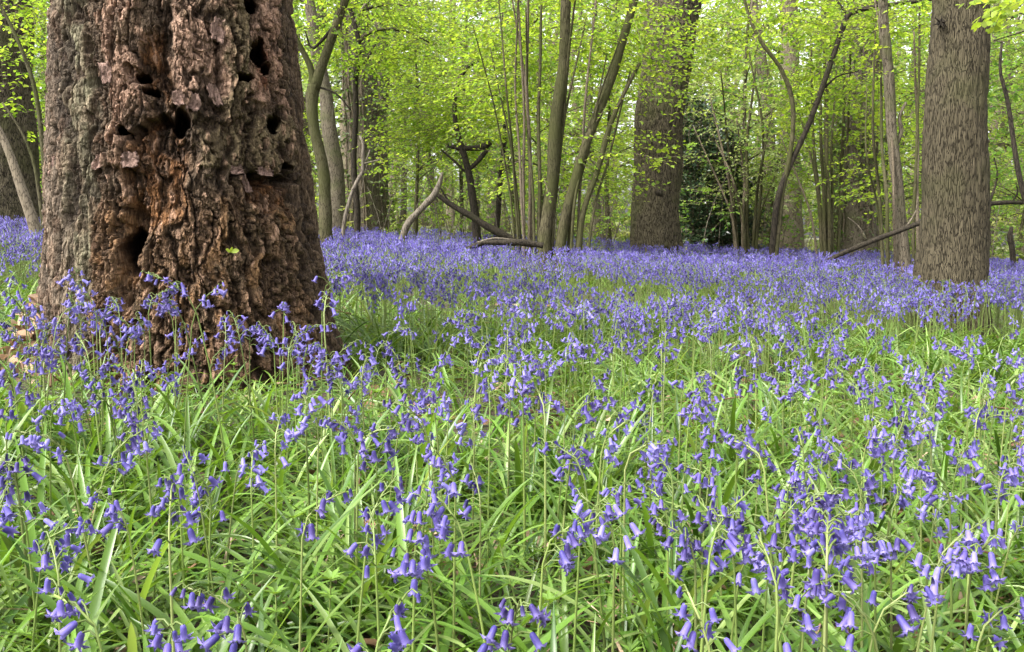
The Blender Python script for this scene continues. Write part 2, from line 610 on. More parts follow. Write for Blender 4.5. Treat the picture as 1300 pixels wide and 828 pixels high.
    paint(zoneA, (.18, .155, .13))
    paint(zoneA * sstep(84, 112, u), (.165, .165, .115), .8)
    paint(zoneA * sstep(.5, .62, nz2), (.20, .135, .10), .6)
    paint(zoneB * low, (.19, .13, .085))
    paint(zoneB * low * sstep(.5, .66, nz1), (.10, .075, .045), .9)
    paint(zoneB * low * sstep(.55, .7, nz2), (.31, .195, .105), .8)
    paint(plate, (.34, .24, .19))
    paint(plate * sstep(.48, .62, nz2), (.47, .34, .275), .85)
    paint(plate * sstep(.52, .66, nz1), (.135, .105, .07), .8)
    paint(fibrous, (.155, .13, .08))
    paint(rec, (.20, .105, .05))
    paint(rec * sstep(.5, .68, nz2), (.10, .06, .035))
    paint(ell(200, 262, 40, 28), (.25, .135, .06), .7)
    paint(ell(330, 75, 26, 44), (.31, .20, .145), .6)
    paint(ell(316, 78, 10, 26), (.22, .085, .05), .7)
    paint(zoneC, (.085, .062, .043))
    paint(zoneC * sstep(.5, .65, nz2), (.135, .10, .07))
    paint(zoneB * (ID2 > .82) * ed2, (.44, .31, .24), .6)
    rt = 1 - np.maximum(crack(rn, .3), crack(rn2, .3))
    paint(zoneA * rt * sstep(.35, .6, noise(st(75, 9), 133)), (.30, .245, .195), .6)
    paint(zoneA * sstep(84, 112, u) * rt, (.24, .25, .18), .5)
    paint(zoneC * rt, (.15, .115, .08), .6)
    paint((zoneA + zoneC).clip(0, 1) * np.maximum(crack(rn, .24), crack(rn2, .2) * .8), (.035, .026, .019), .9)  # crevice shade painted into the cracks of the ridged strips
    paint(zoneB * (ID < .16), (.07, .05, .035), .5)
    paint(hole, (.030, .019, .013))  # dark rotted wood, deepened by shade painted inside the holes
    paint(back * 1.0, (.14, .11, .08))

    idx = np.arange(nz - 1)[:, None] * nphi
    jj = np.arange(nphi)[None, :]
    kk = (jj + 1) % nphi
    Q = np.stack([idx + jj, idx + kk, idx + nphi + kk, idx + nphi + jj], -1).reshape(-1, 4)
    # orientation: make the first face look outwards
    q = Q[len(Q) // 3]
    nn = np.cross(V[q[1]] - V[q[0]], V[q[3]] - V[q[0]])
    if nn[:2].dot(V[q[0]][:2] - TC) < 0:
        Q = Q[:, ::-1]
    root = thing('rotting_tree', 'huge old tree with ragged peeling pinkish brown bark and dark rot holes', 'tree', (TC[0], TC[1], TB))
    paint(zoneB * np.maximum(cr1, cr2 * .7), (.04, .027, .018), .9)  # shade painted along the cracks of the flaky middle
    c = c * np.array([.80, .72, .62])
    mb = MB()
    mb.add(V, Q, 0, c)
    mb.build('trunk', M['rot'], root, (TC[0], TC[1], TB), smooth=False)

    def surf(px, py, out=.0):
        k = np.argmin(np.where(back, 1e9, (U - px) ** 2 + (W - py) ** 2))
        return V[k] + np.array([dirx[k], diry[k], 0]) * out, np.array([dirx[k], diry[k], 0])
    # loose curled bark plates that stand off the trunk
    for (px, py, ww, hh, tw) in ((264, 122, .035, .075, .35), (240, 132, .05, .06, -.2), (176, 205, .06, .05, .1),
                                 (152, 100, .04, .07, .3), (140, 210, .035, .05, -.3), (226, 128, .04, .05, .2),
                                 (290, 215, .05, .03, .15), (322, 218, .07, .03, -.1), (268, 40, .05, .08, -.25),
                                 (78, 215, .03, .06, .2), (304, 235, .025, .06, .3)):
        p, nn = surf(px, py, .004)
        side = np.array([-nn[1], nn[0], 0])
        up = np.array([0, 0, 1.0])
        gx, gy = np.meshgrid(np.linspace(-1, 1, 9), np.linspace(-1, 1, 11), indexing='ij')
        gx, gy = gx.ravel(), gy.ravel()
        e = 1 + .35 * (rng.random(99) - .5) * (np.maximum(abs(gx), abs(gy)) > .7)
        lift = .016 * (gy < 0) * gy ** 2 + .010 * gx ** 2 + .003 * rng.standard_normal(99)
        sx, sy = gx * ww * .5 * e * (1 - .3 * abs(gy)), gy * hh * .5 * e
        sx, sy = sx * math.cos(tw) - sy * math.sin(tw), sx * math.sin(tw) + sy * math.cos(tw)
        Pt = p + side * sx[:, None] + up * sy[:, None] + nn * (lift + .006)[:, None]
        Bk = Pt - nn * .007
        a = (np.arange(8)[:, None] * 11 + np.arange(10)[None, :]).ravel()
        F = np.stack([a, a + 11, a + 12, a + 1], -1)
        rim = np.concatenate([np.arange(0, 11), np.arange(21, 99, 11), np.arange(97, 87, -1), np.arange(77, 0, -11)])
        rq = np.stack([rim, np.roll(rim, -1), np.roll(rim, -1) + 99, rim + 99], -1)
        mb = MB()
        cc = np.array([.25, .165, .13]) * (.8 + .4 * rng.random())
        mb.add(np.concatenate([Pt, Bk]), [F, F[:, ::-1] + 99, rq], 0, cc)
        mb.build('bark_plate', M['rot'], root, (TC[0], TC[1], TB))
    # the small green leaf growing from a crack
    p, nn = surf(283, 321, .012)
    mb = MB()
    side = np.array([-nn[1], nn[0], 0])
    for ang, s in ((.3, .030), (2.6, .026), (1.4, .022)):
        ax = side * math.cos(ang) + np.array([0, 0, 1]) * math.sin(ang) + nn * .5
        leaf_one(mb, p, nrm(ax), nrm(nn + np.array([0, 0, .6])), s, (.8, .7, .5))
    mb.build('leaf_sprout', M['leaf_lime'], root, (TC[0], TC[1], TB))
    return surf


def leaf_one(mb, p, ax, nm, s, col, mi=0):
    sd = np.cross(nm, ax)
    T = LEAF6
    V = p + (T[:, 0:1] * ax + T[:, 1:2] * sd + T[:, 2:3] * nm) * s
    mb.add(V, [LEAF6_F], mi, col)


# leaf templates: along, across, up
LEAF6 = np.array([[0, 0, 0], [.22, .26, .06], [.22, -.26, .06], [.28, 0, -.02], [.55, .36, .05], [.55, -.36, .05], [.6, 0, -.03],
                  [.82, .2, .0], [.82, -.2, .0], [1.0, 0, -.10]])
LEAF6_F = np.array([[0, 3, 1, 1], [0, 2, 3, 3], [3, 6, 4, 1], [3, 2, 5, 6], [6, 9, 7, 4], [6, 5, 8, 9]])
LEAF6_F = np.array([[0, 3, 1], [0, 2, 3], [3, 6, 4], [3, 4, 1], [3, 2, 5], [3, 5, 6], [6, 9, 7], [6, 7, 4], [6, 5, 8], [6, 8, 9]])
LEAF4 = np.array([[0, 0, 0], [.45, .38, .08], [1.0, 0, -.06], [.45, -.38, .08]])
LEAF4_F = np.array([[0, 2, 1], [0, 3, 2]])

surf = old_trunk()

# ------------------------------------------------------------------ leaves in sprays
def scatter_leaves(mb, pos, ax, nm, size, tmpl, F, mi, cr, cg):
    n = len(pos)
    nm = nrm(nm - ax * np.sum(nm * ax, 1, keepdims=True))
    sd = np.cross(nm, ax)
    T = tmpl
    V = pos[:, None, :] + (T[None, :, 0:1] * ax[:, None, :] + T[None, :, 1:2] * sd[:, None, :]
                           + T[None, :, 2:3] * nm[:, None, :]) * size[:, None, None]
    k = len(T)
    FF = (F[None] + (np.arange(n) * k)[:, None, None]).reshape(-1, F.shape[1])
    c = np.stack([cr, cg, np.full(n, .5)], -1)
    mb.add(V.reshape(-1, 3), FF, mi, np.repeat(c, k, axis=0))


def sprays(mb, cen, dirs, K, L, lsize, R, tmpl=LEAF4, F=LEAF4_F, tilt=.45, cmid=.5, cvar=.30, mi_leaf=0, mi_twig=1, twig=True, twr=.0024):
    n = len(cen)
    dirs = nrm(dirs)
    L = L * (.65 + .7 * R.random(n))
    tk = (np.arange(K) + .6) / K
    t = tk[None, :] + R.uniform(-.3, .3, (n, K)) / K
    up = np.array([0, 0, 1.0])
    side = nrm(np.cross(dirs, up) + 1e-6)
    droop = R.uniform(.02, .28, n)
    pos = cen[:, None, :] + dirs[:, None, :] * (L[:, None] * t)[..., None]
    pos[..., 2] -= droop[:, None] * L[:, None] * t ** 2
    sg = np.where(np.arange(K) % 2 == 0, 1, -1)[None, :, None] * (1 - .9 * (np.arange(K) == K - 1))[None, :, None]
    ax = dirs[:, None, :] * .6 + side[:, None, :] * sg * .85 + R.normal(0, .28, (n, K, 3))
    ax[..., 2] -= .25
    ax = nrm(ax)
    nm = up + R.normal(0, tilt * .75, (n, 1, 3)) + R.normal(0, tilt * .6, (n, K, 3))
    sz = lsize * R.uniform(.6, 1.25, (n, K)) * (1 - .25 * t)
    sp_c = np.clip(R.normal(cmid, cvar, (n, 1)) + R.normal(0, .12, (n, K)), 0, 1)
    scatter_leaves(mb, pos.reshape(-1, 3), ax.reshape(-1, 3), nm.reshape(-1, 3), sz.ravel(), tmpl, F, mi_leaf,
                   sp_c.ravel(), R.random(n * K))
    if twig:
        e = cen + dirs * L[:, None]
        e[:, 2] -= droop * L
        mid = cen + dirs * (L * .5)[:, None]
        mid[:, 2] -= droop * L * .25
        up2 = np.cross(side, dirs)
        VV = []
        for p, r in ((cen, twr * 1.3), (mid, twr), (e, twr * .4)):
            for q in range(3):
                a = q * 2 * PI / 3
                VV.append(p + side * (math.cos(a) * r) + up2 * (math.sin(a) * r))
        VV = np.stack(VV, 1)
        f = []
        for ring in (0, 3):
            for q in range(3):
                f.append([ring + q, ring + (q + 1) % 3, ring + 3 + (q + 1) % 3, ring + 3 + q])
        f = np.array(f)
        FF = (f[None] + (np.arange(n) * 9)[:, None, None]).reshape(-1, 4)
        mb.add(VV.reshape(-1, 3), FF, mi_twig, (.4, .4, .4))


def crown_points(c, r, n, R, thr=.5, freq=.9, seed=1):
    out = []
    tot = 0
    for _ in range(40):
        q = R.uniform(-1, 1, (n * 3, 3))
        q = q[np.sum(q * q, 1) < 1]
        p = np.asarray(c) + q * np.asarray(r)
        v = fbm(p * np.array([freq, freq, freq * 3.0]) + 50, seed, 3)
        p = p[v > thr + R.normal(0, .05, len(p))]
        out.append(p)
        tot += len(p)
        if tot >= n:
            break
    p = np.concatenate(out)[:n]
    return p


def crown(mb, c, r, n, R, axis_xy, K=9, L=.45, lsize=.065, thr=.5, seed=1, **kw):
    p = crown_points(c, r, n, R, thr, seed=seed)
    d = p - np.array([axis_xy[0], axis_xy[1], 0])
    d[:, 2] = 0
    d = nrm(d) + R.normal(0, .55, (len(p), 3)) * np.array([1, 1, .5])
    sprays(mb, p, d, K, L, lsize, R, **kw)
    return p


def bark_disp(amp, kx, kz, seed, foot=None):
    def f(p, rad):
        w = (fbm(p * np.array([6, 6, 4]), seed + 5, 2) - .5)[:, None] * np.array([2.2, 2.2, .4])
        a = np.exp(-(np.abs(2 * noise(p * np.array([kx, kx, kz]) + w, seed) - 1) / .3) ** 2)
        b = np.exp(-(np.abs(2 * noise(p * np.array([kx * 1.9, kx * 1.9, kz * 2.2]) + w, seed + 3) - 1) / .3) ** 2)
        l = fbm(p * np.array([4, 4, 1.5]), seed + 9, 2) - .5
        d = -amp * (a * .8 + b * .5) + l * np.minimum(rad, .2) * .10
        if foot is not None:
            th = np.arctan2(p[:, 1] - foot[1], p[:, 0] - foot[0])
            lob = .55 * np.cos(5 * th + seed) + .45 * np.cos(3 * th + seed * 2)
            d = d + rad * foot[3] * .22 * lob * np.exp(-np.clip(p[:, 2] - foot[2], 0, None) / .28) + rad * .03 * np.cos(2 * th + 1.1 * p[:, 2] + seed)
        return d
    return f


def lump_disp(k, seed, f=9.0):
    def g(p, rad):
        return (fbm(p * np.array([f, f, f * .5]), seed, 3) - .5) * rad * k
    return g


def stem_mesh(mb, pxs, Y, sides=8, n=None, disp=None, mi=0, ground_base=True):
    """pxs: list of (px, py or None for the ground, width in px [, depth offset])."""
    pts = []
    for q in pxs:
        px, py, wd = q[:3]
        y = Y + (q[3] if len(q) > 3 else 0)
        p = G(px, y, -.04) if py is None else P(px, py, y)
        pts.append([*p, wd / FPX * y * .5])
    pts = np.array(pts)
    L = np.sum(np.linalg.norm(np.diff(pts[:, :3], axis=0), axis=1))
    if n is None:
        n = max(8, int(L / .09))
    s = spline(pts, n)
    wob = np.minimum(np.maximum(s[:, 3], .004) * .35, .012)
    ph = random.random() * 9
    tt = np.linspace(0, L, n)
    s[:, 0] += wob * np.sin(tt * 5 + ph) * np.minimum(1, tt * 3)
    s[:, 1] += wob * np.cos(tt * 4.3 + ph) * np.minimum(1, tt * 3)
    V, F = tube(s[:, :3], np.maximum(s[:, 3], .0015), sides, True, disp)
    mb.add(V, F, mi)
    return s


class TreeThing:
    def __init__(self, name, label, cat, px, Y, group=None):
        self.base = G(px, Y)
        self.Y = Y
        self.root = thing(name, label, cat, self.base, group)

    def stem(self, part, mat, pxs, sides=8, n=None, disp=None, label=None):
        mb = MB()
        s = stem_mesh(mb, pxs, self.Y, sides, n, disp)
        o = mb.build(part, M[mat], self.root, self.base)
        if label:
            o['label'] = label
        return s

    def crown(self, ells, mat, seed, back=.8, **kw):
        R = np.random.default_rng(seed)
        mb = MB()
        for (px, py, rx, ry, rY, n) in ells:
            c = P(px, py, self.Y + (back if rY > .7 else -.2))
            k = self.Y / FPX
            crown(mb, c, (rx * k, rY, ry * k), n, R, self.base[:2], seed=seed, **kw)
        mb.build('crown', [M[mat], M['twig']], self.root, self.base, smooth=False)


# ------------------------------------------------------------------ big sound trunks
t = TreeThing('tree', 'straight tree with finely fissured grey brown bark standing among the bluebells', 'tree', 1210, 5.3)
t.stem('trunk', 'bark_oak', [(1209, None, 101.1), (1209, 380, 90.6), (1209, 345, 85.9), (1210, 290, 80.1), (1213, 180, 72.5), (1216, 80, 67.7), (1218, 0, 64.9), (1222, -200, 59.1), (1230, -700, 47.7), (1236, -1300, 30.5)],
       150, 420, bark_disp(.009, 46, 5.5, 301, (*G(1209, 5.3), .9)))
t.stem('branch_stub', 'bark_dark', [(1195, 29, 7, -.05), (1194, 29, 7, -.110), (1193, 29, 3, -.118)], 8, 8)
for dx_, dy_ in ((-9, 3), (-7, -7), (5, 8), (-4, 9), (9, -3), (2, -9), (8, 5)):
    t.stem('twig', 'bark_dark', [(1194, 29, 2.6, -.112), (1194 + dx_ * .6, 29 + dy_ * .6, 1.8, -.126), (1194 + dx_, 29 + dy_, .8, -.128)], 5, 6)

t = TreeThing('tree', 'tall leaning tree with thick fissured trunk beside the dark holly', 'tree', 832, 11.5)
t.stem('trunk', 'bark_coarse', [(832, None, 84), (832, 315, 71), (832, 285, 65), (834, 220, 62), (838, 150, 61), (846, 80, 61), (857, 0, 66), (872, -80, 60), (900, -300, 50)],
       120, 420, bark_disp(.016, 26, 3.4, 311, (*G(832, 11.5), .8)))
t.stem('knot', 'bark_dark', [(838, 247, 9, -.27), (836, 246, 9, -.325), (835, 247, 5, -.34)], 10, 8)
t.stem('limb', 'bark_coarse', [(848, 70, 40), (846, 20, 34), (836, -10, 28), (820, -60, 24)], 24, 40, bark_disp(.01, 24, 4, 315))

t = TreeThing('tree', 'broad dark trunk cut by the picture edge beyond arching saplings', 'tree', 8, 11)
t.stem('trunk', 'bark_coarse', [(6, None, 110.4), (6, 285, 97.9), (6, 255, 90.8), (4, 200, 81.9), (2, 120, 73.0), (0, 0, 69.4), (-4, -120, 64.1), (-10, -400, 53.4)],
       110, 300, bark_disp(.016, 22, 3.4, 321, (*G(6, 11), .8)))

# saplings at the left
t = TreeThing('sapling', 'thick pale sapling arching outward before the broad dark trunk', 'sapling', 48, 7)
t.stem('stem', 'bark_pale', [(52, None, 15), (43, 280, 14), (30, 240, 12), (14, 200, 10), (-4, 165, 9), (-40, 110, 7)], 10)
t = TreeThing('sapling', 'thin bowed sapling between broad dark trunk and the rotting tree', 'sapling', 54, 7.4)
t.stem('stem', 'bark_moss', [(56, None, 6), (52, 260, 5), (42, 200, 4), (26, 165, 3), (2, 130, 2.5)], 7)
t = TreeThing('sapling', 'tall slanting sapling stem close beside the rotting tree', 'sapling', 66, 8)
t.stem('stem', 'bark_moss', [(68, None, 8), (62, 250, 7), (52, 170, 6), (38, 90, 5), (8, 20, 4), (-20, -20, 3)], 7)
t.stem('branch', 'bark_moss', [(48, 150, 3), (58, 160, 2.5), (66, 168, 2)], 6)
t.crown([(30, 65, 45, 32, .8, 40), (60, 140, 26, 60, .8, 26), (45, 10, 40, 40, 1, 50)], 'leaf_lime', 401, thr=.42)

# ------------------------------------------------------------------ trees right of the rotting tree
t = TreeThing('tree', 'slender forked tree with smooth greenish trunk beside the rotting tree', 'tree', 415, 10)
t.stem('trunk', 'bark_moss', [(416, None, 21), (414, 280, 17), (409, 220, 15), (400, 160, 14), (397, 125, 15), (399, 108, 15)], 16, 60, lump_disp(.3, 331))
t.stem('limb', 'bark_moss', [(399, 116, 9), (393, 85, 8), (383, 65, 7), (374, 45, 6), (360, 10, 5), (350, -40, 4)], 10)
t.stem('limb', 'bark_moss', [(399, 114, 14), (412, 70, 12), (428, 30, 11), (440, 0, 10), (452, -50, 9), (460, -110, 7)], 12)
t.stem('branch', 'bark_dark', [(422, 36, 5), (408, 52, 4), (397, 62, 3), (388, 40, 2)], 7)
t.stem('branch', 'bark_dark', [(402, 110, 3), (425, 118, 2.5), (445, 140, 2)], 6)
t.crown([(400, 10, 75, 60, 1.6, 260), (455, 30, 60, 55, 1.4, 150)], 'leaf_lime', 402, thr=.47)

t = TreeThing('tree', 'thin blackish tree with branch arching sideways like an arm', 'tree', 452, 11.5)
t.stem('trunk', 'bark_dark', [(453, None, 9), (452, 250, 8), (450, 190, 7), (452, 110, 7), (455, 54, 7), (449, 30, 6), (442, 5, 5), (440, -50, 4)], 9)
t.stem('branch', 'bark_moss', [(455, 54, 5), (464, 44, 5), (480, 38, 4), (500, 37, 4), (520, 42, 3), (545, 54, 2)], 8)
t.stem('branch', 'deadwood', [(449, 32, 4), (456, 18, 4), (466, 4, 4), (478, -6, 3)], 8, label='pale bare branch')
t.stem('branch', 'bark_dark', [(452, 92, 3), (470, 70, 2.5), (482, 45, 2)], 6)
t.stem('branch', 'bark_dark', [(446, 18, 4), (462, 12, 3.5), (495, 6, 3), (520, 8, 2)], 6)
t.crown([(510, 40, 70, 45, 1.4, 210), (470, 0, 60, 40, 1.5, 120)], 'leaf_lime', 403, thr=.47)


def ivy_tree(label, px, Y, pts, mat, seed, n=1500):
    t = TreeThing('ivy_clad_tree', label, 'tree', px, Y)
    s = t.stem('trunk', mat, pts, 28, 120, bark_disp(.012, 18, 3, seed))
    R = np.random.default_rng(seed)
    mb = MB()
    # vertical ivy stems clinging to the bark and leaf tufts all over it
    for q in range(26):
        a = R.uniform(0, 2 * PI)
        k0 = R.integers(0, 20)
        k1 = R.integers(50, 118)
        ii = np.arange(k0, k1)
        aa = a + np.cumsum(R.normal(0, .03, len(ii)))
        rr = s[ii, 3] + .02
        pts_ = s[ii, :3] + np.stack([np.cos(aa) * rr, np.sin(aa) * rr, 0 * aa], -1)
        Vv, Ff = tube(pts_[::3], R.uniform(.006, .016), 5)
        mb.add(Vv, Ff, 1)
    k = (R.random(n) ** .6 * 115).astype(int)
    a = R.uniform(0, 2 * PI, n)
    out = np.stack([np.cos(a), np.sin(a), 0 * a], -1)
    p = s[k, :3] + out * (s[k, 3] + R.uniform(.0, .10, n))[:, None]
    sprays(mb, p, out + R.normal(0, .5, (n, 3)), 4, .16, .075, R, tilt=.8, twr=.003)
    mb.build('ivy', [M['leaf_ivy'], M['twig']], t.root, t.base, smooth=False)
    return t


ivy_tree('ivy covered trunk behind the thin blackish tree', 466, 15,
         [(466, None, 56), (465, 270, 46), (462, 180, 42), (456, 80, 38), (450, -20, 34), (446, -160, 30)], 'bark_grey', 501, 900)
ivy_tree('ivy covered trunk behind the slanting fallen branch', 1090, 13.5,
         [(1090, None, 50), (1090, 290, 42), (1091, 200, 38), (1096, 90, 35), (1101, 0, 32), (1104, -140, 28)], 'bark_grey', 502, 700)

for lab, px, Y, pts, mat in (
        ('pale grey trunk leaning behind the slender forked tree', 428, 14,
         [(430, None, 26), (428, 250, 22), (420, 170, 19), (411, 110, 17), (398, 40, 15), (385, -40, 12)], 'bark_grey'),
        ('straight grey trunk close behind the ivy covered trunk', 482, 16.5, [(482, None, 26), (482, 200, 22), (484, 80, 20), (486, -100, 16)], 'bark_grey'),
        ('brown trunk just left of the ivy covered one', 440, 17, [(440, None, 20), (441, 150, 17), (443, -100, 13)], 'bark_pale'),
        ('pale trunk bending behind the dark holly edge', 966, 17,
         [(966, None, 22), (970, 260, 18), (976, 190, 17), (972, 110, 16), (962, 50, 14), (950, -60, 12)], 'bark_pale'),
        ('pale grey brown trunk right behind the arching dark stem', 1004, 16, [(1004, None, 34), (1004, 250, 27), (1003, 140, 24), (1002, 0, 22), (1000, -140, 18)], 'bark_pale'),
        ('straight grey trunk behind two hazel clumps at the carpet edge', 1056, 18, [(1056, None, 24), (1056, 150, 20), (1058, -100, 16)], 'bark_grey'),
):
    t = TreeThing('tree', lab, 'tree', px, Y)
    t.stem('trunk', mat, pts, 20, 90, bark_disp(.008, 22, 4, int(px)))

# dead and fallen wood
t = TreeThing('dead_sapling', 'bleached crooked dead stem before the ivy covered trunk', 'dead sapling', 436, 9)
t.stem('stem', 'deadwood', [(434, None, 5.5), (440, 270, 5), (450, 235, 5), (461, 212, 5), (459, 200, 4.5), (462, 188, 4), (457, 172, 2.5)], 8)
t.stem('twig', 'deadwood', [(461, 208, 3), (470, 206, 2.5), (482, 203, 1.5)], 6)
t.stem('twig', 'deadwood', [(464, 206, 2.5), (468, 196, 2), (470, 190, 1.5)], 6)
t = TreeThing('dead_branch', 'thick pale broken branch slanting out of the bluebells', 'dead branch', 504, 10)
t.stem('branch', 'deadwood', [(500, None, 9), (520, 283, 8.5), (538, 263, 8), (551, 247, 8), (557, 233, 7), (561, 219, 3)], 12, 40, lump_disp(.5, 341, 14))
t = TreeThing('fallen_branch', 'mossy dark fallen branch sloping down from the broken pale branch', 'fallen branch', 640, 10.3)
t.stem('branch', 'bark_dark', [(553, 246, 5), (575, 262, 7), (596, 274, 8), (620, 288, 9), (650, 303, 9), (668, 312, 8)], 12, 50, lump_disp(.4, 342, 14))
t.stem('twig', 'bark_dark', [(575, 262, 3), (566, 250, 2.5), (556, 232, 2)], 6)
t = TreeThing('fallen_log', 'short dark mossy log lying on the bluebells near hazel stems', 'log', 640, 8.6)
t.stem('log', 'bark_dark', [(592, 316, 5), (612, 309, 6), (640, 308, 7), (664, 308, 9), (690, 312, 7)], 12, 40, lump_disp(.7, 343, 16))
t.stem('twig', 'deadwood', [(606, 308, 3), (625, 303, 3), (650, 304, 2)], 6)

t = TreeThing('fallen_branch', 'long bare fallen branch rising to one side behind straight fissured tree', 'fallen branch', 1060, 9)
t.stem('branch', 'bark_dark', [(1048, 332, 5), (1075, 319, 6), (1102, 308, 6.5), (1140, 294, 6.5), (1180, 279, 6), (1220, 267, 6), (1255, 259, 6), (1285, 257, 5.5), (1320, 260, 5), (1360, 270, 4)], 10, 140, lump_disp(.3, 344, 12))
t.stem('twig', 'bark_grey', [(1100, 305, 3), (1090, 288, 2.2), (1076, 276, 1.4)], 6)
t.stem('twig', 'bark_grey', [(1150, 289, 3), (1163, 268, 2.2), (1166, 250, 1.4)], 6)
t.stem('twig', 'bark_dark', [(1255, 260, 4), (1262, 240, 3), (1266, 222, 2.5), (1262, 200, 2)], 6)
t.stem('twig', 'bark_dark', [(1285, 257, 3), (1292, 244, 2.5), (1290, 232, 2)], 6)

# crooked dark sapling
t = TreeThing('tree', 'crooked black stemmed little tree with a level cross branch', 'tree', 606, 11)
t.stem('trunk', 'bark_dark', [(608, None, 12), (604, 275, 11), (598, 245, 10), (594, 220, 9), (589, 195, 8), (581, 165, 7), (577, 135, 6), (580, 105, 6), (592, 86, 6), (608, 76, 5), (622, 70, 4)], 9)
t.stem('branch', 'bark_dark', [(568, 185, 5), (585, 188, 7), (604, 188, 7), (617, 186, 9), (624, 181, 6)], 8)
t.stem('branch', 'bark_dark', [(596, 215, 5), (608, 203, 6), (618, 190, 5)], 8)
t.stem('branch', 'bark_dark', [(590, 218, 3), (575, 203, 3), (560, 190, 2)], 6)
t.stem('branch', 'bark_dark', [(580, 110, 3), (600, 118, 2.5), (640, 122, 2)], 6)
t.crown([(560, 110, 70, 75, 1.6, 330), (630, 110, 60, 70, 1.6, 260), (580, 180, 60, 45, 1.2, 150), (540, 180, 50, 60, 1.2, 130)], 'leaf_lime', 404, thr=.46, cmid=.55)

t = TreeThing('tree', 'second dark thin stem just past the crooked black one', 'tree', 634, 13)
t.stem('trunk', 'bark_dark', [(628, None, 8), (632, 260, 7), (638, 210, 6), (640, 150, 5), (645, 60, 4)], 7)


# ------------------------------------------------------------------ hazel coppices
def coppice(label, px, Y, big, thin, seed, ells, mat='leaf_lime', smat='bark_moss', name='hazel_coppice', group='coppiced hazels', **kw):
    t = TreeThing(name, label, 'hazel', px, Y, group)
    for s in big:
        t.stem('stem', smat, s, 12, None, lump_disp(.35, seed + len(s)))
    R = np.random.default_rng(seed)
    for (x0, x1, y1, w) in thin:
        b = R.normal(0, 6)
        mid = (x0 * .55 + x1 * .45 + b, (300 + y1) * .5, w * .8, R.normal(0, .15))
        t.stem('stem', 'bark_moss' if R.random() < .6 else 'twig', [(x0, None, w), (x0 * .8 + x1 * .2 + b * .6, 300 * .78 + y1 * .22, w * .92, R.normal(0, .08)), mid, (x1, y1, w * .45, R.normal(0, .4))], 6)
    if ells:
        t.crown(ells, mat, seed, **kw)
    return t


coppice('big coppiced hazel with two thick leaning stems and many thin rods', 700, 9,
        [[(689, None, 20), (693, 290, 17), (699, 230, 15), (707, 150, 15), (714, 80, 14), (720, 0, 13), (726, -90, 11)],
         [(708, None, 16), (718, 270, 13), (738, 205, 12), (760, 140, 11.5), (780, 85, 11), (798, 30, 10), (815, -40, 8)],
         [(728, None, 10), (742, 268, 8), (757, 220, 7), (772, 165, 7), (790, 125, 5), (812, 80, 4)]],
        [(664, 655, -40, 4), (668, 660, -60, 3.5), (672, 648, -20, 4), (677, 672, -80, 5), (681, 668, 10, 4), (685, 690, -60, 5), (660, 632, -10, 3.5),
         (664, 622, 60, 3), (700, 745, 20, 4), (715, 770, 70, 4), (722, 790, 40, 4), (733, 760, -30, 4), (742, 800, 90, 3.5), (697, 735, -50, 5), (656, 600, 30, 2.5)],
        601, [(690, 20, 120, 80, 1.6, 460), (790, 60, 70, 70, 1.5, 170), (845, 70, 36, 75, .6, 60), (640, 100, 70, 80, 1.3, 170), (760, 200, 80, 70, 1.3, 110), (680, 230, 60, 45, 1.2, 50)], thr=.46)

coppice('low fan of thin hazel rods right of the dark holly', 945, 13, [],
        [(935, 900, 120, 4), (938, 915, 90, 3.5), (942, 935, 150, 4), (946, 905, 170, 3.5), (950, 960, 80, 5), (954, 985, 120, 4), (958, 950, 60, 4), (948, 925, 200, 3), (940, 880, 160, 3), (956, 1000, 190, 3)],
        602, [(935, 160, 70, 80, 1.6, 200), (960, 230, 60, 60, 1.5, 120), (920, 235, 45, 50, 1.0, 90)], mat='leaf_pale', smat='twig', thr=.46)

coppice('upright cluster of thin hazel rods left of the second ivy trunk', 1050, 12, [],
        [(1046, 1030, 60, 5), (1049, 1042, 20, 5), (1052, 1046, -40, 5), (1055, 1055, 40, 5), (1058, 1062, 90, 4), (1061, 1080, 60, 4), (1044, 1010, 130, 3.5), (1064, 1072, -10, 4.5), (1040, 990, 170, 3)],
        603, [(1050, 130, 60, 80, 1.4, 190), (1020, 190, 50, 60, 1.2, 90), (1090, 170, 50, 60, 1.0, 110)], mat='leaf_lime', smat='twig', thr=.47)

coppice('hazel with slim grey stem and upright rods beside straight fissured tree', 1146, 9.4,
        [[(1150, None, 20), (1147, 310, 16), (1141, 260, 14), (1134, 180, 13), (1128, 100, 13), (1122, 20, 12), (1120, -70, 10)],
         [(1138, 185, 5), (1144, 165, 5), (1141, 150, 4), (1150, 130, 3)]],
        [(1124, 1112, 30, 4.5), (1130, 1118, 60, 5), (1136, 1108, -20, 4), (1158, 1168, -40, 4.5), (1164, 1160, 40, 5), (1126, 1100, 110, 3)],
        604, [(1120, 60, 80, 70, 1.2, 210), (1150, 150, 50, 70, 1.0, 70), (1110, 220, 40, 60, .8, 40)], mat='leaf_lime', smat='bark_grey', thr=.47)

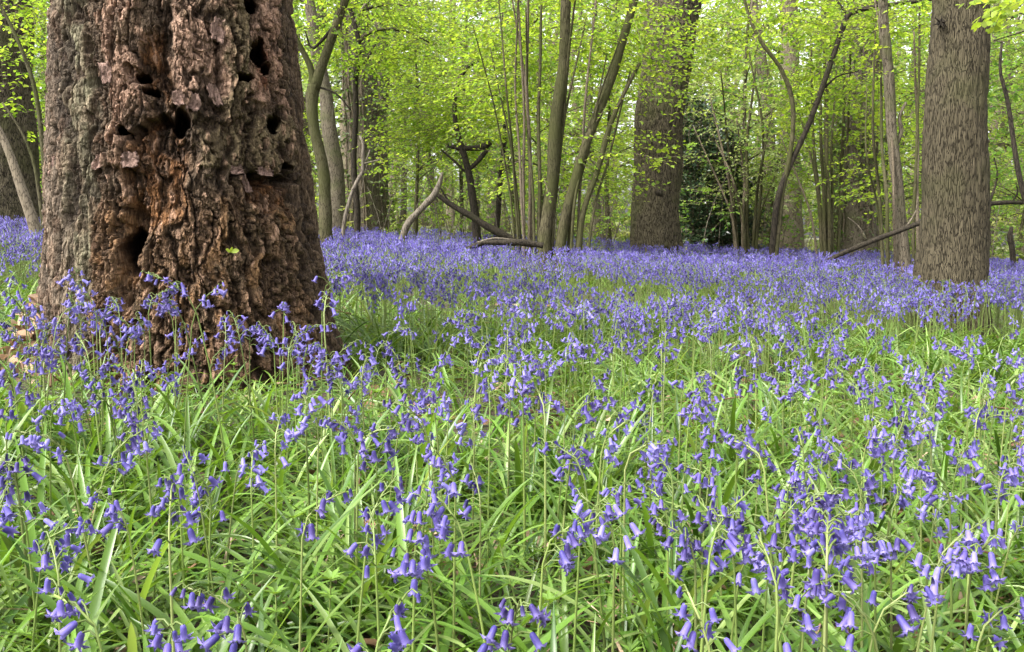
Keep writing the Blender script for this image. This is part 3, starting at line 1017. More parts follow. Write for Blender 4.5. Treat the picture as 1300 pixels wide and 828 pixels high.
# arching dark tree
t = TreeThing('tree', 'dark slim tree arching far over to one side above the bluebells', 'tree', 979, 10)
t.stem('trunk', 'bark_dark', [(978, None, 9.5), (980, 305, 8.5), (986, 262, 8), (1001, 215, 7.5), (1017, 178, 7), (1037, 132, 7), (1055, 80, 7), (1068, 38, 7), (1077, 18, 7), (1100, 11, 6), (1140, 5, 5), (1185, 0, 4), (1230, -6, 3)], 10, 90, lump_disp(.25, 351))
t.stem('stem', 'bark_moss', [(984, None, 8), (988, 290, 7), (992, 245, 7), (1002, 205, 6), (1007, 160, 6), (1003, 118, 6), (990, 85, 5), (968, 55, 5), (952, 25, 4), (942, -10, 4)], 8)
t.stem('branch', 'bark_dark', [(1076, 18, 4), (1068, 8, 3), (1056, -10, 3)], 6)
t.stem('branch', 'bark_dark', [(1046, 112, 3), (1062, 98, 2), (1090, 90, 1.6)], 6)
t.crown([(1100, 20, 120, 40, 1.3, 190), (960, 40, 80, 50, 1.3, 170), (1010, 120, 60, 50, 1.0, 80)], 'leaf_lime', 405, thr=.47)

# right hand side
t = TreeThing('tree', 'thin dark hanging stem right of the straight fissured tree', 'tree', 1322, 8)
t.stem('trunk', 'bark_dark', [(1326, None, 9), (1312, 290, 8), (1298, 240, 7), (1287, 180, 6), (1277, 120, 5), (1270, 92, 4), (1272, 55, 3)], 8)
t.crown([(1290, 70, 55, 75, 1.2, 150), (1290, 180, 40, 50, 1.0, 60)], 'leaf_green', 406, thr=.45)
t = TreeThing('dead_sapling', 'short black snag past the straight fissured tree', 'dead sapling', 1285, 11)
t.stem('stem', 'bark_dark', [(1286, None, 8), (1284, 315, 7), (1281, 298, 7), (1284, 288, 4)], 8)

# the near leafy branch in the upper corner grows from a sapling outside the frame
t = TreeThing('sapling', 'sapling branch with large fresh yellow green leaves beside straight tree top', 'sapling', 1420, 4.6)
t.stem('stem', 'bark_moss', [(1420, None, 18), (1415, 200, 15), (1400, 0, 12), (1390, -200, 8)], 9)
t.stem('branch', 'bark_dark', [(1402, 30, 7), (1360, 5, 5, -.1), (1310, -5, 4, -.2), (1262, -12, 3, -.3)], 7)
t.stem('branch', 'bark_dark', [(1400, -15, 4), (1350, 20, 2.5, -.1), (1300, 40, 1.8, -.1), (1262, 52, 1.2, -.1)], 7)
R = np.random.default_rng(407)
mb = MB()
cen = np.array([P(px, py, 4.6 + R.uniform(-.35, .1)) for px, py in ((1290, -8), (1275, -6), (1262, -10), (1300, 0), (1312, -4), (1284, 4), (1256, 2), (1330, 8), (1345, 0), (1268, -14), (1296, 16), (1320, 20), (1262, 10), (1280, 22), (1290, 8), (1252, -4), (1272, 14), (1300, 30))])
sprays(mb, cen, np.array([-1, -.2, -.25]) + R.normal(0, .4, (len(cen), 3)), 6, .17, .062, R, LEAF6, LEAF6_F, .6, .85, .12, twr=.001)
mb.build('crown', [M['leaf_lime'], M['twig']], t.root, t.base)

# ------------------------------------------------------------------ dark holly
hb = G(898, 14)
root = thing('holly_bush', 'dense dark holly bush beside the leaning fissured tree', 'holly', hb)
R = np.random.default_rng(701)
mb = MB()
for (px, py, rx, ry, n) in ((900, 240, 44, 75, 900), (885, 180, 26, 50, 260), (905, 290, 52, 35, 620), (925, 270, 34, 45, 300)):
    c = P(px, py, 14)
    k = 14 / FPX
    p = crown_points(c, (rx * k, .8, ry * k), n, R, .40, 1.4, 702)
    sprays(mb, p, p - hb + R.normal(0, .5, p.shape), 7, .28, .075, R, tilt=.7, twr=.004)
mb.build('crown', [M['leaf_holly'], M['twig']], root, hb, smooth=False)
for q in range(4):
    mb = MB()
    stem_mesh(mb, [(885 + q * 9, None, 5), (880 + q * 11, 270, 4), (872 + q * 14, 200, 2.5)], 14, 6)
    mb.build('stem', M['bark_dark'], root, hb)

# ------------------------------------------------------------------ understorey and farther trees
ZONES = [(-999, 70, 'seen left of the rotting tree'), (70, 470, 'beyond the slender forked tree'), (470, 570, 'beyond the broken pale branch'),
         (570, 650, 'beyond the crooked black stemmed tree'), (650, 800, 'beyond the big coppiced hazel'), (800, 870, 'behind the leaning fissured tree'),
         (870, 960, 'beyond the dark holly'), (960, 1045, 'beyond the arching dark tree'), (1045, 1170, 'beyond the long fallen branch'),
         (1170, 1260, 'behind the straight fissured tree'), (1260, 3000, 'beyond the thin hanging stem')]


def zone(px):
    for a, b, s in ZONES:
        if a <= px < b:
            return s


def proto_tree(kind, seed):
    """A tree at the origin: trunk, limbs, crown; returns the meshes by part."""
    R = np.random.default_rng(seed)
    parts = []
    if kind == 'under':
        H, r0, mats, ls, L, K, n = R.uniform(5.0, 6.2), R.uniform(.035, .06), 'bark_moss', .078, .6, 12, 420
        z0, rx = .6, R.uniform(1.6, 2.1)
    elif kind == 'mid':
        H, r0, mats, ls, L, K, n = R.uniform(9, 11), R.uniform(.10, .2), 'bark_grey', .125, .8, 9, 430
        z0, rx = 1.2, R.uniform(2.2, 3.0)
    else:
        H, r0, mats, ls, L, K, n = R.uniform(16, 21), R.uniform(.16, .3), 'bark_pale', .20, 1.3, 9, 370
        z0, rx = 1.4, R.uniform(3.2, 4.4)
    lean = R.normal(0, .05, 2)
    zz = np.linspace(-.1, H, 24)
    path = np.stack([lean[0] * zz + .05 * rx * np.sin(zz * .9 + seed), lean[1] * zz + .05 * rx * np.cos(zz * .8 + seed), zz], -1)
    rad = r0 * (1 - .85 * (zz / H).clip(0, 1)) + r0 * .4 * np.exp(-zz.clip(0) / .3)
    mb = MB()
    mb.add(*tube(path, rad, 10, True, lump_disp(.25, seed)))
    parts.append(('trunk', mb, mats))
    mb = MB()
    nl = 16 if kind == 'under' else 10
    for q in range(nl):
        k = int(R.uniform(.18, .8) * 23)
        a = R.uniform(0, 2 * PI)
        ln = rx * R.uniform(.5, .95)
        tt = np.linspace(0, 1, 7)
        lp = path[k] + np.stack([np.cos(a) * ln * tt, np.sin(a) * ln * tt, ln * (.55 * tt - .25 * tt ** 2)], -1) + R.normal(0, .03 * ln, (7, 3)) * tt[:, None]
        lm = MB()
        lm.add(*tube(lp, rad[k] * .5 * (1 - .8 * tt), 6))
        parts.append(('limb', lm, mats))
    lm = ['leaf_lime', 'leaf_green', 'leaf_pale'][R.choice(3, p=[.6, .15, .25] if kind == 'under' else ([.3, .1, .6] if kind == 'mid' else [.15, .05, .8]))]
    nb = 7
    for q in range(nb):
        f = (q + .5) / nb
        c = np.array([lean[0] * f * H, lean[1] * f * H, 0]) + np.array([R.normal(0, rx * .3), R.normal(0, rx * .3), z0 + (H - z0) * f])
        rr = rx * (.75 + .45 * math.sin(PI * (f * .8 + .15)))
        crown(mb, c, (rr, rr, (H - z0) / nb * 1.1), n // nb, R, (0, 0), K, L, ls, .46, seed + q, twr=.003 if kind == 'under' else .008, cmid=R.uniform(.4, .6))
    parts.append(('crown', mb, lm))
    return [(nme, b.build(nme, [M[mt], M['twig']] if nme == 'crown' else M[mt], smooth=(nme != 'crown')), mt) for nme, b, mt in parts]


def place_proto(pr, first, name, label, cat, loc, rz, sc, group):
    root = thing(name, label, cat, loc, group)
    root.rotation_euler = (0, 0, rz)
    root.scale = (sc, sc, sc)
    for nme, o, mt in pr:
        if first:
            o.parent = root
        else:
            c = o.copy()
            COL.objects.link(c)
            c.parent = root
    return root


DESC = {'under': ('young thin stemmed leafy tree', 'young trees under the canopy'),
        'mid': ('grey trunked tree in fresh leaf', 'middle distance woodland trees'),
        'far': ('tall distant pale green tree', 'distant woodland trees')}
R = np.random.default_rng(800)
spots = {'under': [], 'mid': [], 'far': []}
for px in (-150, -60, 40, 130, 370, 455, 530, 585, 640, 700, 770, 870, 925, 990, 1050, 1115, 1165, 1245, 1300, 1390, 1480):
    spots['under'].append((px + R.normal(0, 10), R.uniform(14.5, 21)))
for q in range(34):
    spots['mid'].append((-250 + q * 54 + R.normal(0, 18), R.uniform(22, 36)))
for q in range(44):
    spots['far'].append((-300 + q * 44 + R.normal(0, 20), R.uniform(38, 66)))
tlabel = {}
for kind in spots:
    zz_ = {}
    for px, Y in spots[kind]:
        zz_.setdefault(zone(px), []).append((px, Y))
    for z_, g in zz_.items():
        g.sort()
        names = [''] if len(g) == 1 else (['left one ', 'right one '] if len(g) == 2 else ['left one ', 'middle one ', 'right one '])
        for k, t_ in enumerate(g):
            w_ = names[k] if len(g) <= 3 else ('first second third fourth fifth sixth seventh eighth ninth tenth eleventh twelfth'.split()[k] + ' from the left ')
            tlabel[(kind, t_)] = f"{DESC[kind][0]} {w_}{z_}" if not w_ else f"{DESC[kind][0]} {z_}, {w_.strip()}"
for kind, npro in (('under', 5), ('mid', 5), ('far', 4)):
    pros = [[proto_tree(kind, 900 + 37 * q + len(kind)), True] for q in range(npro)]
    for q, (px, Y) in enumerate(spots[kind]):
        pr = pros[q % npro]
        lab = tlabel[(kind, (px, Y))]
        place_proto(pr[0], pr[1], 'woodland_tree', lab, 'tree', G(px, Y, -.02), R.uniform(0, 6.28), R.uniform(.85, 1.2), DESC[kind][1])
        pr[1] = False

# far-off wood that closes the view
mb = MB()
R = np.random.default_rng(950)
n = 26000
yy = R.uniform(70, 95, n)
xx = R.uniform(-1.05, 1.05, n) * yy
hh = 13 + 9 * fbm(np.stack([xx * .06, yy * .06, 0 * xx], -1), 77, 3)
zz = R.random(n) ** 1.15 * hh
p = np.stack([xx, yy, zz], -1)
v = fbm(p * np.array([.22, .22, .3]), 78, 3)
p = p[v > .51]
n = len(p)
scatter_leaves(mb, p, nrm(R.normal(0, 1, (n, 3))), R.normal(0, .6, (n, 3)) + np.array([0, -.4, .8]), R.uniform(.7, 1.5, n), LEAF4, LEAF4_F, 0, np.clip(R.normal(.5, .22, n), 0, 1), R.random(n))
for q in range(90):
    x, y = R.uniform(-80, 80), R.uniform(66, 92)
    mb.add(*tube([[x, y, -1], [x + R.normal(0, .3), y, 8], [x + R.normal(0, .8), y, 18]], [.35, .25, .1], 6), 1)
o = mb.build('distant_wood', [M['leaf_pale'], M['bark_pale']], smooth=False)
tag(o, 'far off mass of pale green trees closing the view', 'woodland', kind='stuff')

# undergrowth past the flower carpet
mb = MB()
R = np.random.default_rng(960)
n = 7000
yy = 13 + R.random(n) ** 1.4 * 32
xx = R.uniform(-.8, .8, n) * yy
v = fbm(np.stack([xx * .5, yy * .5, 0 * xx], -1), 88, 3)
k = v > .45
xx, yy, v = xx[k], yy[k], v[k]
n = len(xx)
p = np.stack([xx, yy, ground(xx, yy) + R.random(n) ** 1.5 * .9 * (.3 + 2.2 * (v - .45) / .3)], -1)
sprays(mb, p, R.normal(0, 1, (n, 3)) * np.array([1, 1, .3]), 7, .3, .10, R, tilt=.6, cmid=.55, twr=.003)
o = mb.build('undergrowth', [M['undergrowth'], M['twig']], smooth=False)
tag(o, 'low mixed green undergrowth past the bluebell carpet', 'undergrowth', kind='stuff')
mb = MB()
for q in range(420):
    y = R.uniform(12.5, 24)
    x = R.uniform(-.75, .75) * y
    g = float(ground(x, y))
    hgt = R.uniform(.5, 2.2)
    d = R.normal(0, .35, 2) * hgt
    w = R.uniform(.004, .011)
    mb.add(*tube(spline([[x, y, g - .05], [x + d[0] * .3, y + d[1] * .3, g + hgt * .5], [x + d[0], y + d[1], g + hgt]], 6), [w, w * .9, w * .8, w * .7, w * .5, w * .3], 5))
o = mb.build('brushwood', M['deadwood'])
tag(o, 'tangle of bare brown twigs standing past the bluebell carpet', 'brushwood', kind='stuff')

# ------------------------------------------------------------------ bluebells
def bell_mesh(lod, flare, rv):
    """Bell hanging along -z, length 1: V, faces, t(0..1 along)."""
    if lod == 0:
        sg = 12
        prof = [(0, .05), (-.04, .12), (-.16, .175), (-.5, .19), (-.78, .20)]
    elif lod == 1:
        sg = 6
        prof = [(0, .08), (-.12, .19), (-.78, .235)]
    else:
        sg = 4
        prof = [(0, .14), (-.65, .27)]
    V, F, T = [], [], []
    for z, r in prof:
        for q in range(sg):
            a = 2 * PI * q / sg
            rr = r * ((1.07 if q % 2 == 0 else .88) if lod == 0 else 1)
            V.append((rr * math.cos(a), rr * math.sin(a), z))
            T.append(-z)
    n = len(prof)
    for i in range(n - 1):
        for q in range(sg):
            k = (q + 1) % sg
            F.append((i * sg + q, i * sg + k, (i + 1) * sg + k, (i + 1) * sg + q))
    Q = np.array(F)
    Tr = []
    if lod == 0:
        b = (n - 1) * sg
        o = len(V)
        for q in range(sg):
            a = 2 * PI * q / sg
            if q % 2 == 0:
                r, z = .21 + .13 * flare, -.96
            else:
                r, z = .205, -.80
            V.append((r * math.cos(a), r * math.sin(a), z))
            T.append(.9)
        Q2 = [(b + q, b + (q + 1) % sg, o + (q + 1) % sg, o + q) for q in range(sg)]
        Q = np.concatenate([Q, np.array(Q2)])
        o2 = len(V)
        for q in range(0, sg, 2):
            a = 2 * PI * q / sg
            r, z = .20 + .42 * flare, -1.0 + .20 * flare
            V.append((r * math.cos(a), r * math.sin(a), z))
            T.append(1.0)
            kq = o2 + q // 2
            Tr += [(o + (q - 1) % sg, kq, o + q), (o + q, kq, o + q + 1)]
    elif lod == 1:
        b = (n - 1) * sg
        for q in range(sg):
            a = 2 * PI * (q + .5) / sg
            r, z = .25 + .30 * flare, -1.0 + .08 * flare
            V.append((r * math.cos(a), r * math.sin(a), z))
            T.append(1.0)
            Tr.append((b + q, b + (q + 1) % sg, len(V) - 1))
    else:
        b = (n - 1) * sg
        for q in range(sg):
            a = 2 * PI * (q + .5) / sg
            V.append((.42 * math.cos(a), .5 * math.sin(a), -.95))
            T.append(1.0)
            Tr.append((b + q, b + (q + 1) % sg, len(V) - 1))
    return np.array(V, float), [Q, np.array(Tr)], np.array(T) * (1.0, .8, .62)[lod]


BELL = {(l, k): bell_mesh(l, f, 0) for l in (0, 1, 2) for k, f in (('open', .75), ('flared', 1.15), ('bud', .0))}


def frame_down(ax):
    """Matrix whose -z looks along ax."""
    z = -nrm(ax)
    x = nrm(np.cross([0.3, 1, 0.1], z))
    y = np.cross(z, x)
    return np.stack([x, y, z], 1)


def plant(R, h, nb, az, lean, nod):
    """Stem points and list of bells (pos, axis, scale, kind, pedicel start)."""
    N = 15
    t = np.linspace(0, 1, N)
    th = lean * (.35 + .65 * t) + nod * sstep(.80, 1.0, t)
    side = R.normal(0, .05)
    dl = h * 1.05 / (N - 1)
    d = np.stack([np.sin(th) * math.cos(az) + side * t, np.sin(th) * math.sin(az) + side * t, np.cos(th)], -1)
    pts = np.concatenate([[[0, 0, 0]], np.cumsum(d[1:] * dl, axis=0)])
    bells = []
    ra = R.uniform(.02, .035) + .0036 * nb
    t0 = max(.45, 1 - ra / h)
    for i in range(nb):
        f = i / max(1, nb - 1)
        tt = t0 + (1 - t0) * f ** .9
        p = np.array([np.interp(tt, t, pts[:, c]) for c in range(3)])
        a = az + R.normal(0, 1.15) + (PI if R.random() < .10 else 0)
        o = np.array([math.cos(a), math.sin(a), 0])
        pl = (.018 - .009 * f) * R.uniform(.8, 1.4)
        q = p + o * pl + np.array([0, 0, pl * R.uniform(.0, .7)])
        k = R.uniform(.1, 1.0) if f < .7 else R.uniform(0, .6)
        ax = o * math.sin(k) + np.array([0, 0, -math.cos(k)]) + R.normal(0, .12, 3)
        u = R.random()
        kind = 'bud' if (f > .82 or u < .08) else ('flared' if u > .55 else 'open')
        sc = R.uniform(.0160, .0200) * (1 - .32 * f) * (.8 if kind == 'bud' else 1)
        bells.append((q, nrm(ax), sc, kind, p))
    return pts, bells, t0


def stem_geo(mb, pts, bells, sides, rr, col, ped=True, step=1):
    q = pts[::step] if (len(pts) - 1) % step == 0 else pts
    n = len(q)
    rad = rr * np.linspace(1.1, .45, n)
    mb.add(*tube(q, rad, sides), 0, col)
    if ped:
        for (p, ax, sc, kind, p0) in bells:
            m = (p + p0) / 2 + np.array([0, 0, .004])
            mb.add(*tube([p0, m, p + ax * sc * .04], [rr * .5, rr * .42, rr * .5], 4, False), 0, (.25, .35, .5))


BCOL = {'deep violet': .16, 'violet blue': .5, 'pale lilac': .86}
BNAMES = list(BCOL)
bell_data = {}
for cn, cv in BCOL.items():
    for k in ('open', 'flared', 'bud'):
        V, F, T = BELL[(0, k)]
        for alt in range(2):
            mb = MB()
            r_ = cv + (-.06 if alt else .06) - (.34 if k == 'bud' else 0)
            mb.add(V, F, 0, np.stack([np.full(len(V), max(0, r_)), np.full(len(V), .15 + .5 * alt), T], -1))
            o = mb.build('bell', M['petal'])
            bell_data[(cn, k, alt)] = o.data
            bpy.data.objects.remove(o)

# where the flower heads stand: photograph positions of the heads that read individually, then a fill
HEAD = []           # x, y(depth), head height above ground
near_trunk = [(90, 345), (118, 362), (76, 392), (128, 394), (150, 384), (168, 408), (192, 372), (214, 386), (238, 345), (68, 432), (44, 440), (110, 428),
              (126, 464), (58, 418), (286, 408), (270, 446), (302, 402), (360, 388), (376, 420), (388, 440), (411, 374), (413, 350), (366, 430), (432, 470), (396, 450),
              (28, 372), (16, 410), (100, 376), (148, 420), (182, 400), (10, 450), (225, 372), (345, 412), (420, 440)]
fore = [(10, 510), (75, 555), (20, 590), (160, 515), (185, 550), (155, 635), (30, 650), (60, 690), (225, 612), (247, 590), (214, 655), (305, 585), (350, 545), (390, 650),
        (402, 510), (446, 545), (460, 556), (388, 505), (550, 505), (575, 582), (548, 600), (472, 640), (582, 640), (476, 690), (542, 705), (536, 520), (590, 430), (576, 400),
        (512, 530), (602, 522), (622, 490), (652, 470), (690, 460), (690, 495), (722, 450), (736, 510), (776, 520), (768, 546), (800, 575), (830, 578), (735, 586), (742, 642),
        (790, 620), (776, 650), (870, 480), (890, 522), (906, 546), (880, 505), (940, 540), (966, 570), (910, 652), (890, 690), (946, 715), (970, 666), (1000, 660), (1022, 640),
        (1050, 652), (1080, 652), (1062, 690), (1110, 650), (1130, 690), (1086, 600), (1070, 575), (1100, 545), (1130, 540), (1170, 540), (1165, 580), (1190, 650), (1200, 706),
        (1236, 690), (1270, 610), (1290, 675), (1216, 575), (1240, 530), (1020, 560), (1010, 500), (1050, 705), (986, 720), (1026, 725), (1290, 560), (1270, 480), (1180, 470),
        (1110, 480), (1050, 470), (950, 470), (926, 440), (530, 415), (465, 440), (640, 440), (610, 460), (560, 455), (840, 440), (860, 420), (790, 430), (520, 470), (1005, 600), (1180, 610),
        (650, 780), (900, 790), (1120, 775), (300, 770), (120, 790), (1250, 790), (1000, 770), (480, 800)]
R = np.random.default_rng(1000)
for px, py in near_trunk:
    Y = R.uniform(1.65, 2.3)
    p = P(px, py, Y)
    HEAD.append((p[0], Y, p[2] - float(ground(p[0], Y)) + .015, True))
    if R.random() < .4:
        HEAD.append((p[0] + R.normal(0, .03), Y + .03, p[2] - float(ground(p[0], Y)) + R.normal(0, .03), True))
for px, py in fore:
    hh = R.uniform(.25, .34) if py > 520 else R.uniform(.29, .38)
    Y = 1.0
    for _ in range(8):
        x = (px - PPX) / FPX * Y
        Y = (CAM_H - float(ground(x, Y)) - hh) * FPX / (py - 274)
    p = P(px, py, Y)
    HEAD.append((p[0], Y, hh + .02, True))
    if R.random() < .25:
        HEAD.append((p[0] + R.normal(0, .035), Y + R.normal(0, .04), hh + .02 + R.normal(0, .025), True))
_f = G(1210, 5.3)
for q in range(120):
    a_, d_ = R.uniform(PI * .95, 2.05 * PI), R.uniform(.30, .8)
    HEAD.append((_f[0] + math.cos(a_) * d_, 5.3 + math.sin(a_) * d_, R.uniform(.33, .44), False))
# fill
n = 110000
yy = .75 + R.random(n) ** .62 * 14.6
xx = R.uniform(-1, 1, n) * (yy * .62 + .7)
px_, _ = proj(np.stack([xx, yy, ground(xx, yy) + .3], -1))
# target density per square metre
dens = np.interp(yy, [.75, 1.2, 2, 3, 4, 6, 9, 13.3, 14.6], [2, 7, 36, 72, 90, 96, 86, 66, 0])
side_f = np.interp(px_, [-300, 0, 240, 420, 520, 700, 850, 1000, 1300], [1.2, 1.25, 1.0, .85, .72, .8, 1.1, 1.3, 1.35])
mixf = np.interp(yy, [3, 7], [1, 0])
dens = dens * (side_f * mixf + (1 - mixf))
patch = fbm(np.stack([xx * 1.1, yy * 1.1, 0 * xx], -1), 131, 3)
dens = dens * (.18 + 1.65 * sstep(.36, .60, patch))
# sampling density of the proposal
pdf = n * (1 / .62 / 14.6) * ((yy - .75) / 14.6).clip(1e-4) ** (1 / .62 - 1) / (2 * (yy * .62 + .7))
keep = R.random(n) < dens / pdf
hx = np.array([h[:2] for h in HEAD])
for q in np.nonzero(keep)[0]:
    x, y = xx[q], yy[q]
    if y < 3 and np.min((hx[:, 0] - x) ** 2 + (hx[:, 1] - y) ** 2) < .04 ** 2:
        continue
    if (x - TC[0]) ** 2 + (y - TC[1]) ** 2 < .66 ** 2 or (y < TC[1] and (x - TC[0]) ** 2 + (y - TC[1]) ** 2 < 1.5 and R.random() < .8):
        continue
    hgt = R.uniform(.27, .40) if y > 2 else R.uniform(.22, .33)
    HEAD.append((x, y, hgt, False))
HEAD = [h for h in HEAD if (h[0] - TC[0]) ** 2 + (h[1] - TC[1]) ** 2 > .60 ** 2]
tr5 = G(1210, 5.3)
HEAD = [h for h in HEAD if (h[0] - tr5[0]) ** 2 + (h[1] - 5.3) ** 2 > .3 ** 2]


def in_frame(x, y, h):
    a, b = proj(np.array([x, y, float(ground(x, y)) + h]))
    return -15 < a < 1315 and b < 845


vis = sorted([h for h in HEAD if in_frame(*h[:3])], key=lambda h: h[1])
near = vis[:300]
nset = set(id(h) for h in near)
rest = [h for h in HEAD if id(h) not in nset]
print('bluebells', len(HEAD), 'near out to', near[-1][1], 'rest', len(rest))

NUM = {1: 'one', 2: 'two', 3: 'three', 4: 'four', 5: 'five', 6: 'six', 7: 'seven', 8: 'eight', 9: 'nine', 10: 'ten', 11: 'eleven', 12: 'twelve', 13: 'thirteen', 14: 'fourteen'}


def place_words(px, py, y):
    if 60 < px < 440 and py < 480:
        return 'at rotting tree foot' if px > 170 else 'at rotting tree flank'
    row = 'front edge' if py > 640 else ('foreground' if py > 520 else ('middle' if py > 420 else 'carpet edge'))
    for lim, c in ((110, 'far left'), (220, 'left'), (350, 'below rotting tree'), (480, 'right of rotting tree'), (590, 'below broken branch'), (700, 'below hazel'), (790, 'below hazel stems'),
                   (900, 'below leaning tree'), (1000, 'below arching tree'), (1100, 'below fallen branch'), (1190, 'left of straight tree'), (9999, 'below straight tree')):
        if px < lim:
            return f'{row} {c}'


stage = []
for q, (x, y, h, hero) in enumerate(near):
    R = np.random.default_rng(5000 + q)
    nb = int(R.integers(8, 15)) if hero else int(R.integers(6, 13))
    az = R.uniform(0, 2 * PI)
    lean = abs(R.normal(.06, .09))
    nod = R.uniform(.5, 1.5)
    pts, bells, t0 = plant(R, h, nb, az, lean, nod)
    # stand the stem so that its head, not its foot, is over the chosen spot
    off = pts[int(len(pts) * .85)]
    bx, by = x - off[0], y - off[1]
    zt = pts[:, 2].max()
    k = h / zt
    pts = pts * k
    bells = [(p * k, ax, sc, kd, p0 * k) for (p, ax, sc, kd, p0) in bells]
    cn = BNAMES[R.choice(3, p=[.3, .48, .22])]
    px, py = proj(np.array([x, y, float(ground(x, y)) + h]))
    drift = math.cos(az) * (math.sin(lean + nod * .5))
    ln = 'nodding leftward' if drift < -.25 else ('nodding rightward' if drift > .25 else 'nodding')
    hw = 'short' if h < .27 else ('tall' if h > .35 else 'medium')
    lab = f"{hw} {cn} bluebell {ln} with {NUM[nb]} bells, {place_words(px, py, y)}"
    stage.append([lab, (bx, by), pts, bells, cn, y, px])

# labels that coincide are told apart by which of them stands nearer
from collections import defaultdict
dd = defaultdict(list)
for s in stage:
    dd[s[0]].append(s)
for lab, g in dd.items():
    if len(g) > 2:
        g.sort(key=lambda s: s[5])
        for k, s_ in enumerate(g):
            s_[0] = lab + (', nearest' if k == 0 else (', farthest' if k == len(g) - 1 else (', midmost' if len(g) == 3 else '')))
    if len(g) == 2:
        g.sort(key=lambda s: s[5])
        g[0][0] = lab + ', nearer'
        g[1][0] = lab + ', farther'

for q, (lab, (bx, by), pts, bells, cn, y, px) in enumerate(stage):
    R = np.random.default_rng(7000 + q)
    root = thing('bluebell', lab, 'bluebell', (bx, by, float(ground(bx, by)) - .01), 'bluebells of the nearer carpet')
    mb = MB()
    stem_geo(mb, pts, bells, 6 if q < 140 else 5, R.uniform(.0017, .0024), (R.uniform(.2, .9), R.random(), .5))
    mb.build('stem', M['stem'], root)
    for (p, ax, sc, kd, p0) in bells:
        o = bpy.data.objects.new('bell', bell_data[(cn, kd, int(R.random() < .5))])
        COL.objects.link(o)
        o.parent = root
        Mx = frame_down(ax)
        a = R.uniform(0, 6.28)
        Rz = np.array([[math.cos(a), -math.sin(a), 0], [math.sin(a), math.cos(a), 0], [0, 0, 1]])
        A = (Mx @ Rz) * sc
        o.matrix_local = Matrix([[*A[0], p[0]], [*A[1], p[1]], [*A[2], p[2]], [0, 0, 0, 1]])


# the rest of the carpet: one mass
def plant_template(seed, lod):
    R = np.random.default_rng(seed)
    h = .33
    nb = int(R.integers(7, 13))
    pts, bells, t0 = plant(R, h, nb, 0.0, abs(R.normal(.1, .1)), R.uniform(.4, 1.5))
    mb = MB()
    stem_geo(mb, pts, bells, 4 if lod == 1 else 3, .0019, (.5, .5, .5), lod == 1, 2 if lod == 1 else 7)
    for (p, ax, sc, kd, p0) in bells:
        V, F, T = BELL[(lod, kd)]
        A = frame_down(ax) * sc * (1.0 if lod == 1 else 1.08)
        mb.add(V @ A.T + p, F, 1, np.stack([np.full(len(V), R.normal(0, .07) - (.15 if kd == 'bud' else 0)), np.full(len(V), R.random() * .7), T], -1))
    V = np.concatenate(mb.V)
    C = np.concatenate(mb.C)[:, :3]
    return V, mb.F, C


def instance_mass(mb, tmpl, loc, rz, sc, cval):
    V, F, C = tmpl
    n = len(loc)
    if n == 0:
        return
    c, s = np.cos(rz), np.sin(rz)
    X = (V[None, :, 0] * c[:, None] - V[None, :, 1] * s[:, None]) * sc[:, None] + loc[:, 0:1]
    Yy = (V[None, :, 0] * s[:, None] + V[None, :, 1] * c[:, None]) * sc[:, None] + loc[:, 1:2]
    Zz = V[None, :, 2] * sc[:, None] + loc[:, 2:3]
    VV = np.stack([X, Yy, Zz], -1).reshape(-1, 3)
    is_p = np.zeros(len(V), bool)
    for f, mi in F:
        if mi[0] == 1:
            is_p[f.ravel()] = True
    CC = np.broadcast_to(C[None], (n, len(V), 3)).copy()
    CC[:, is_p, 0] = np.clip(CC[:, is_p, 0] + cval[:, None], 0, 1)
    base = mb.n
    mb.V.append(VV)
    c4 = np.ones((len(VV), 4))
    c4[:, :3] = CC.reshape(-1, 3)
    mb.C.append(c4)
    off = (np.arange(n) * len(V))[:, None, None] + base
    for f, mi in F:
        mb.F.append(((f[None] + off).reshape(-1, f.shape[1]), np.tile(mi, n)))
    mb.n += len(VV)


R = np.random.default_rng(1100)
ra = np.array([[h[0], h[1], h[2]] for h in rest])
mb = MB()
for lod, sel in ((1, ra[:, 1] < 6.5), (2, ra[:, 1] >= 6.5)):
    sub = ra[sel]
    tm = [plant_template(1200 + 50 * lod + q, lod) for q in range(14)]
    w = R.integers(0, 14, len(sub))
    for q in range(14):
        a = sub[w == q]
        loc = np.stack([a[:, 0], a[:, 1], ground(a[:, 0], a[:, 1]) - .01], -1)
        instance_mass(mb, tm[q], loc, R.uniform(0, 6.28, len(a)), a[:, 2] / .33 * (1.0 if lod == 1 else 1.0),
                      np.clip(R.normal(.32, .26, len(a)), .06, 1))
o = mb.build('bluebell_carpet', [M['stem'], M['petal']])
tag(o, 'dense carpet of violet bluebells spreading back between the trees', 'bluebells', kind='stuff')

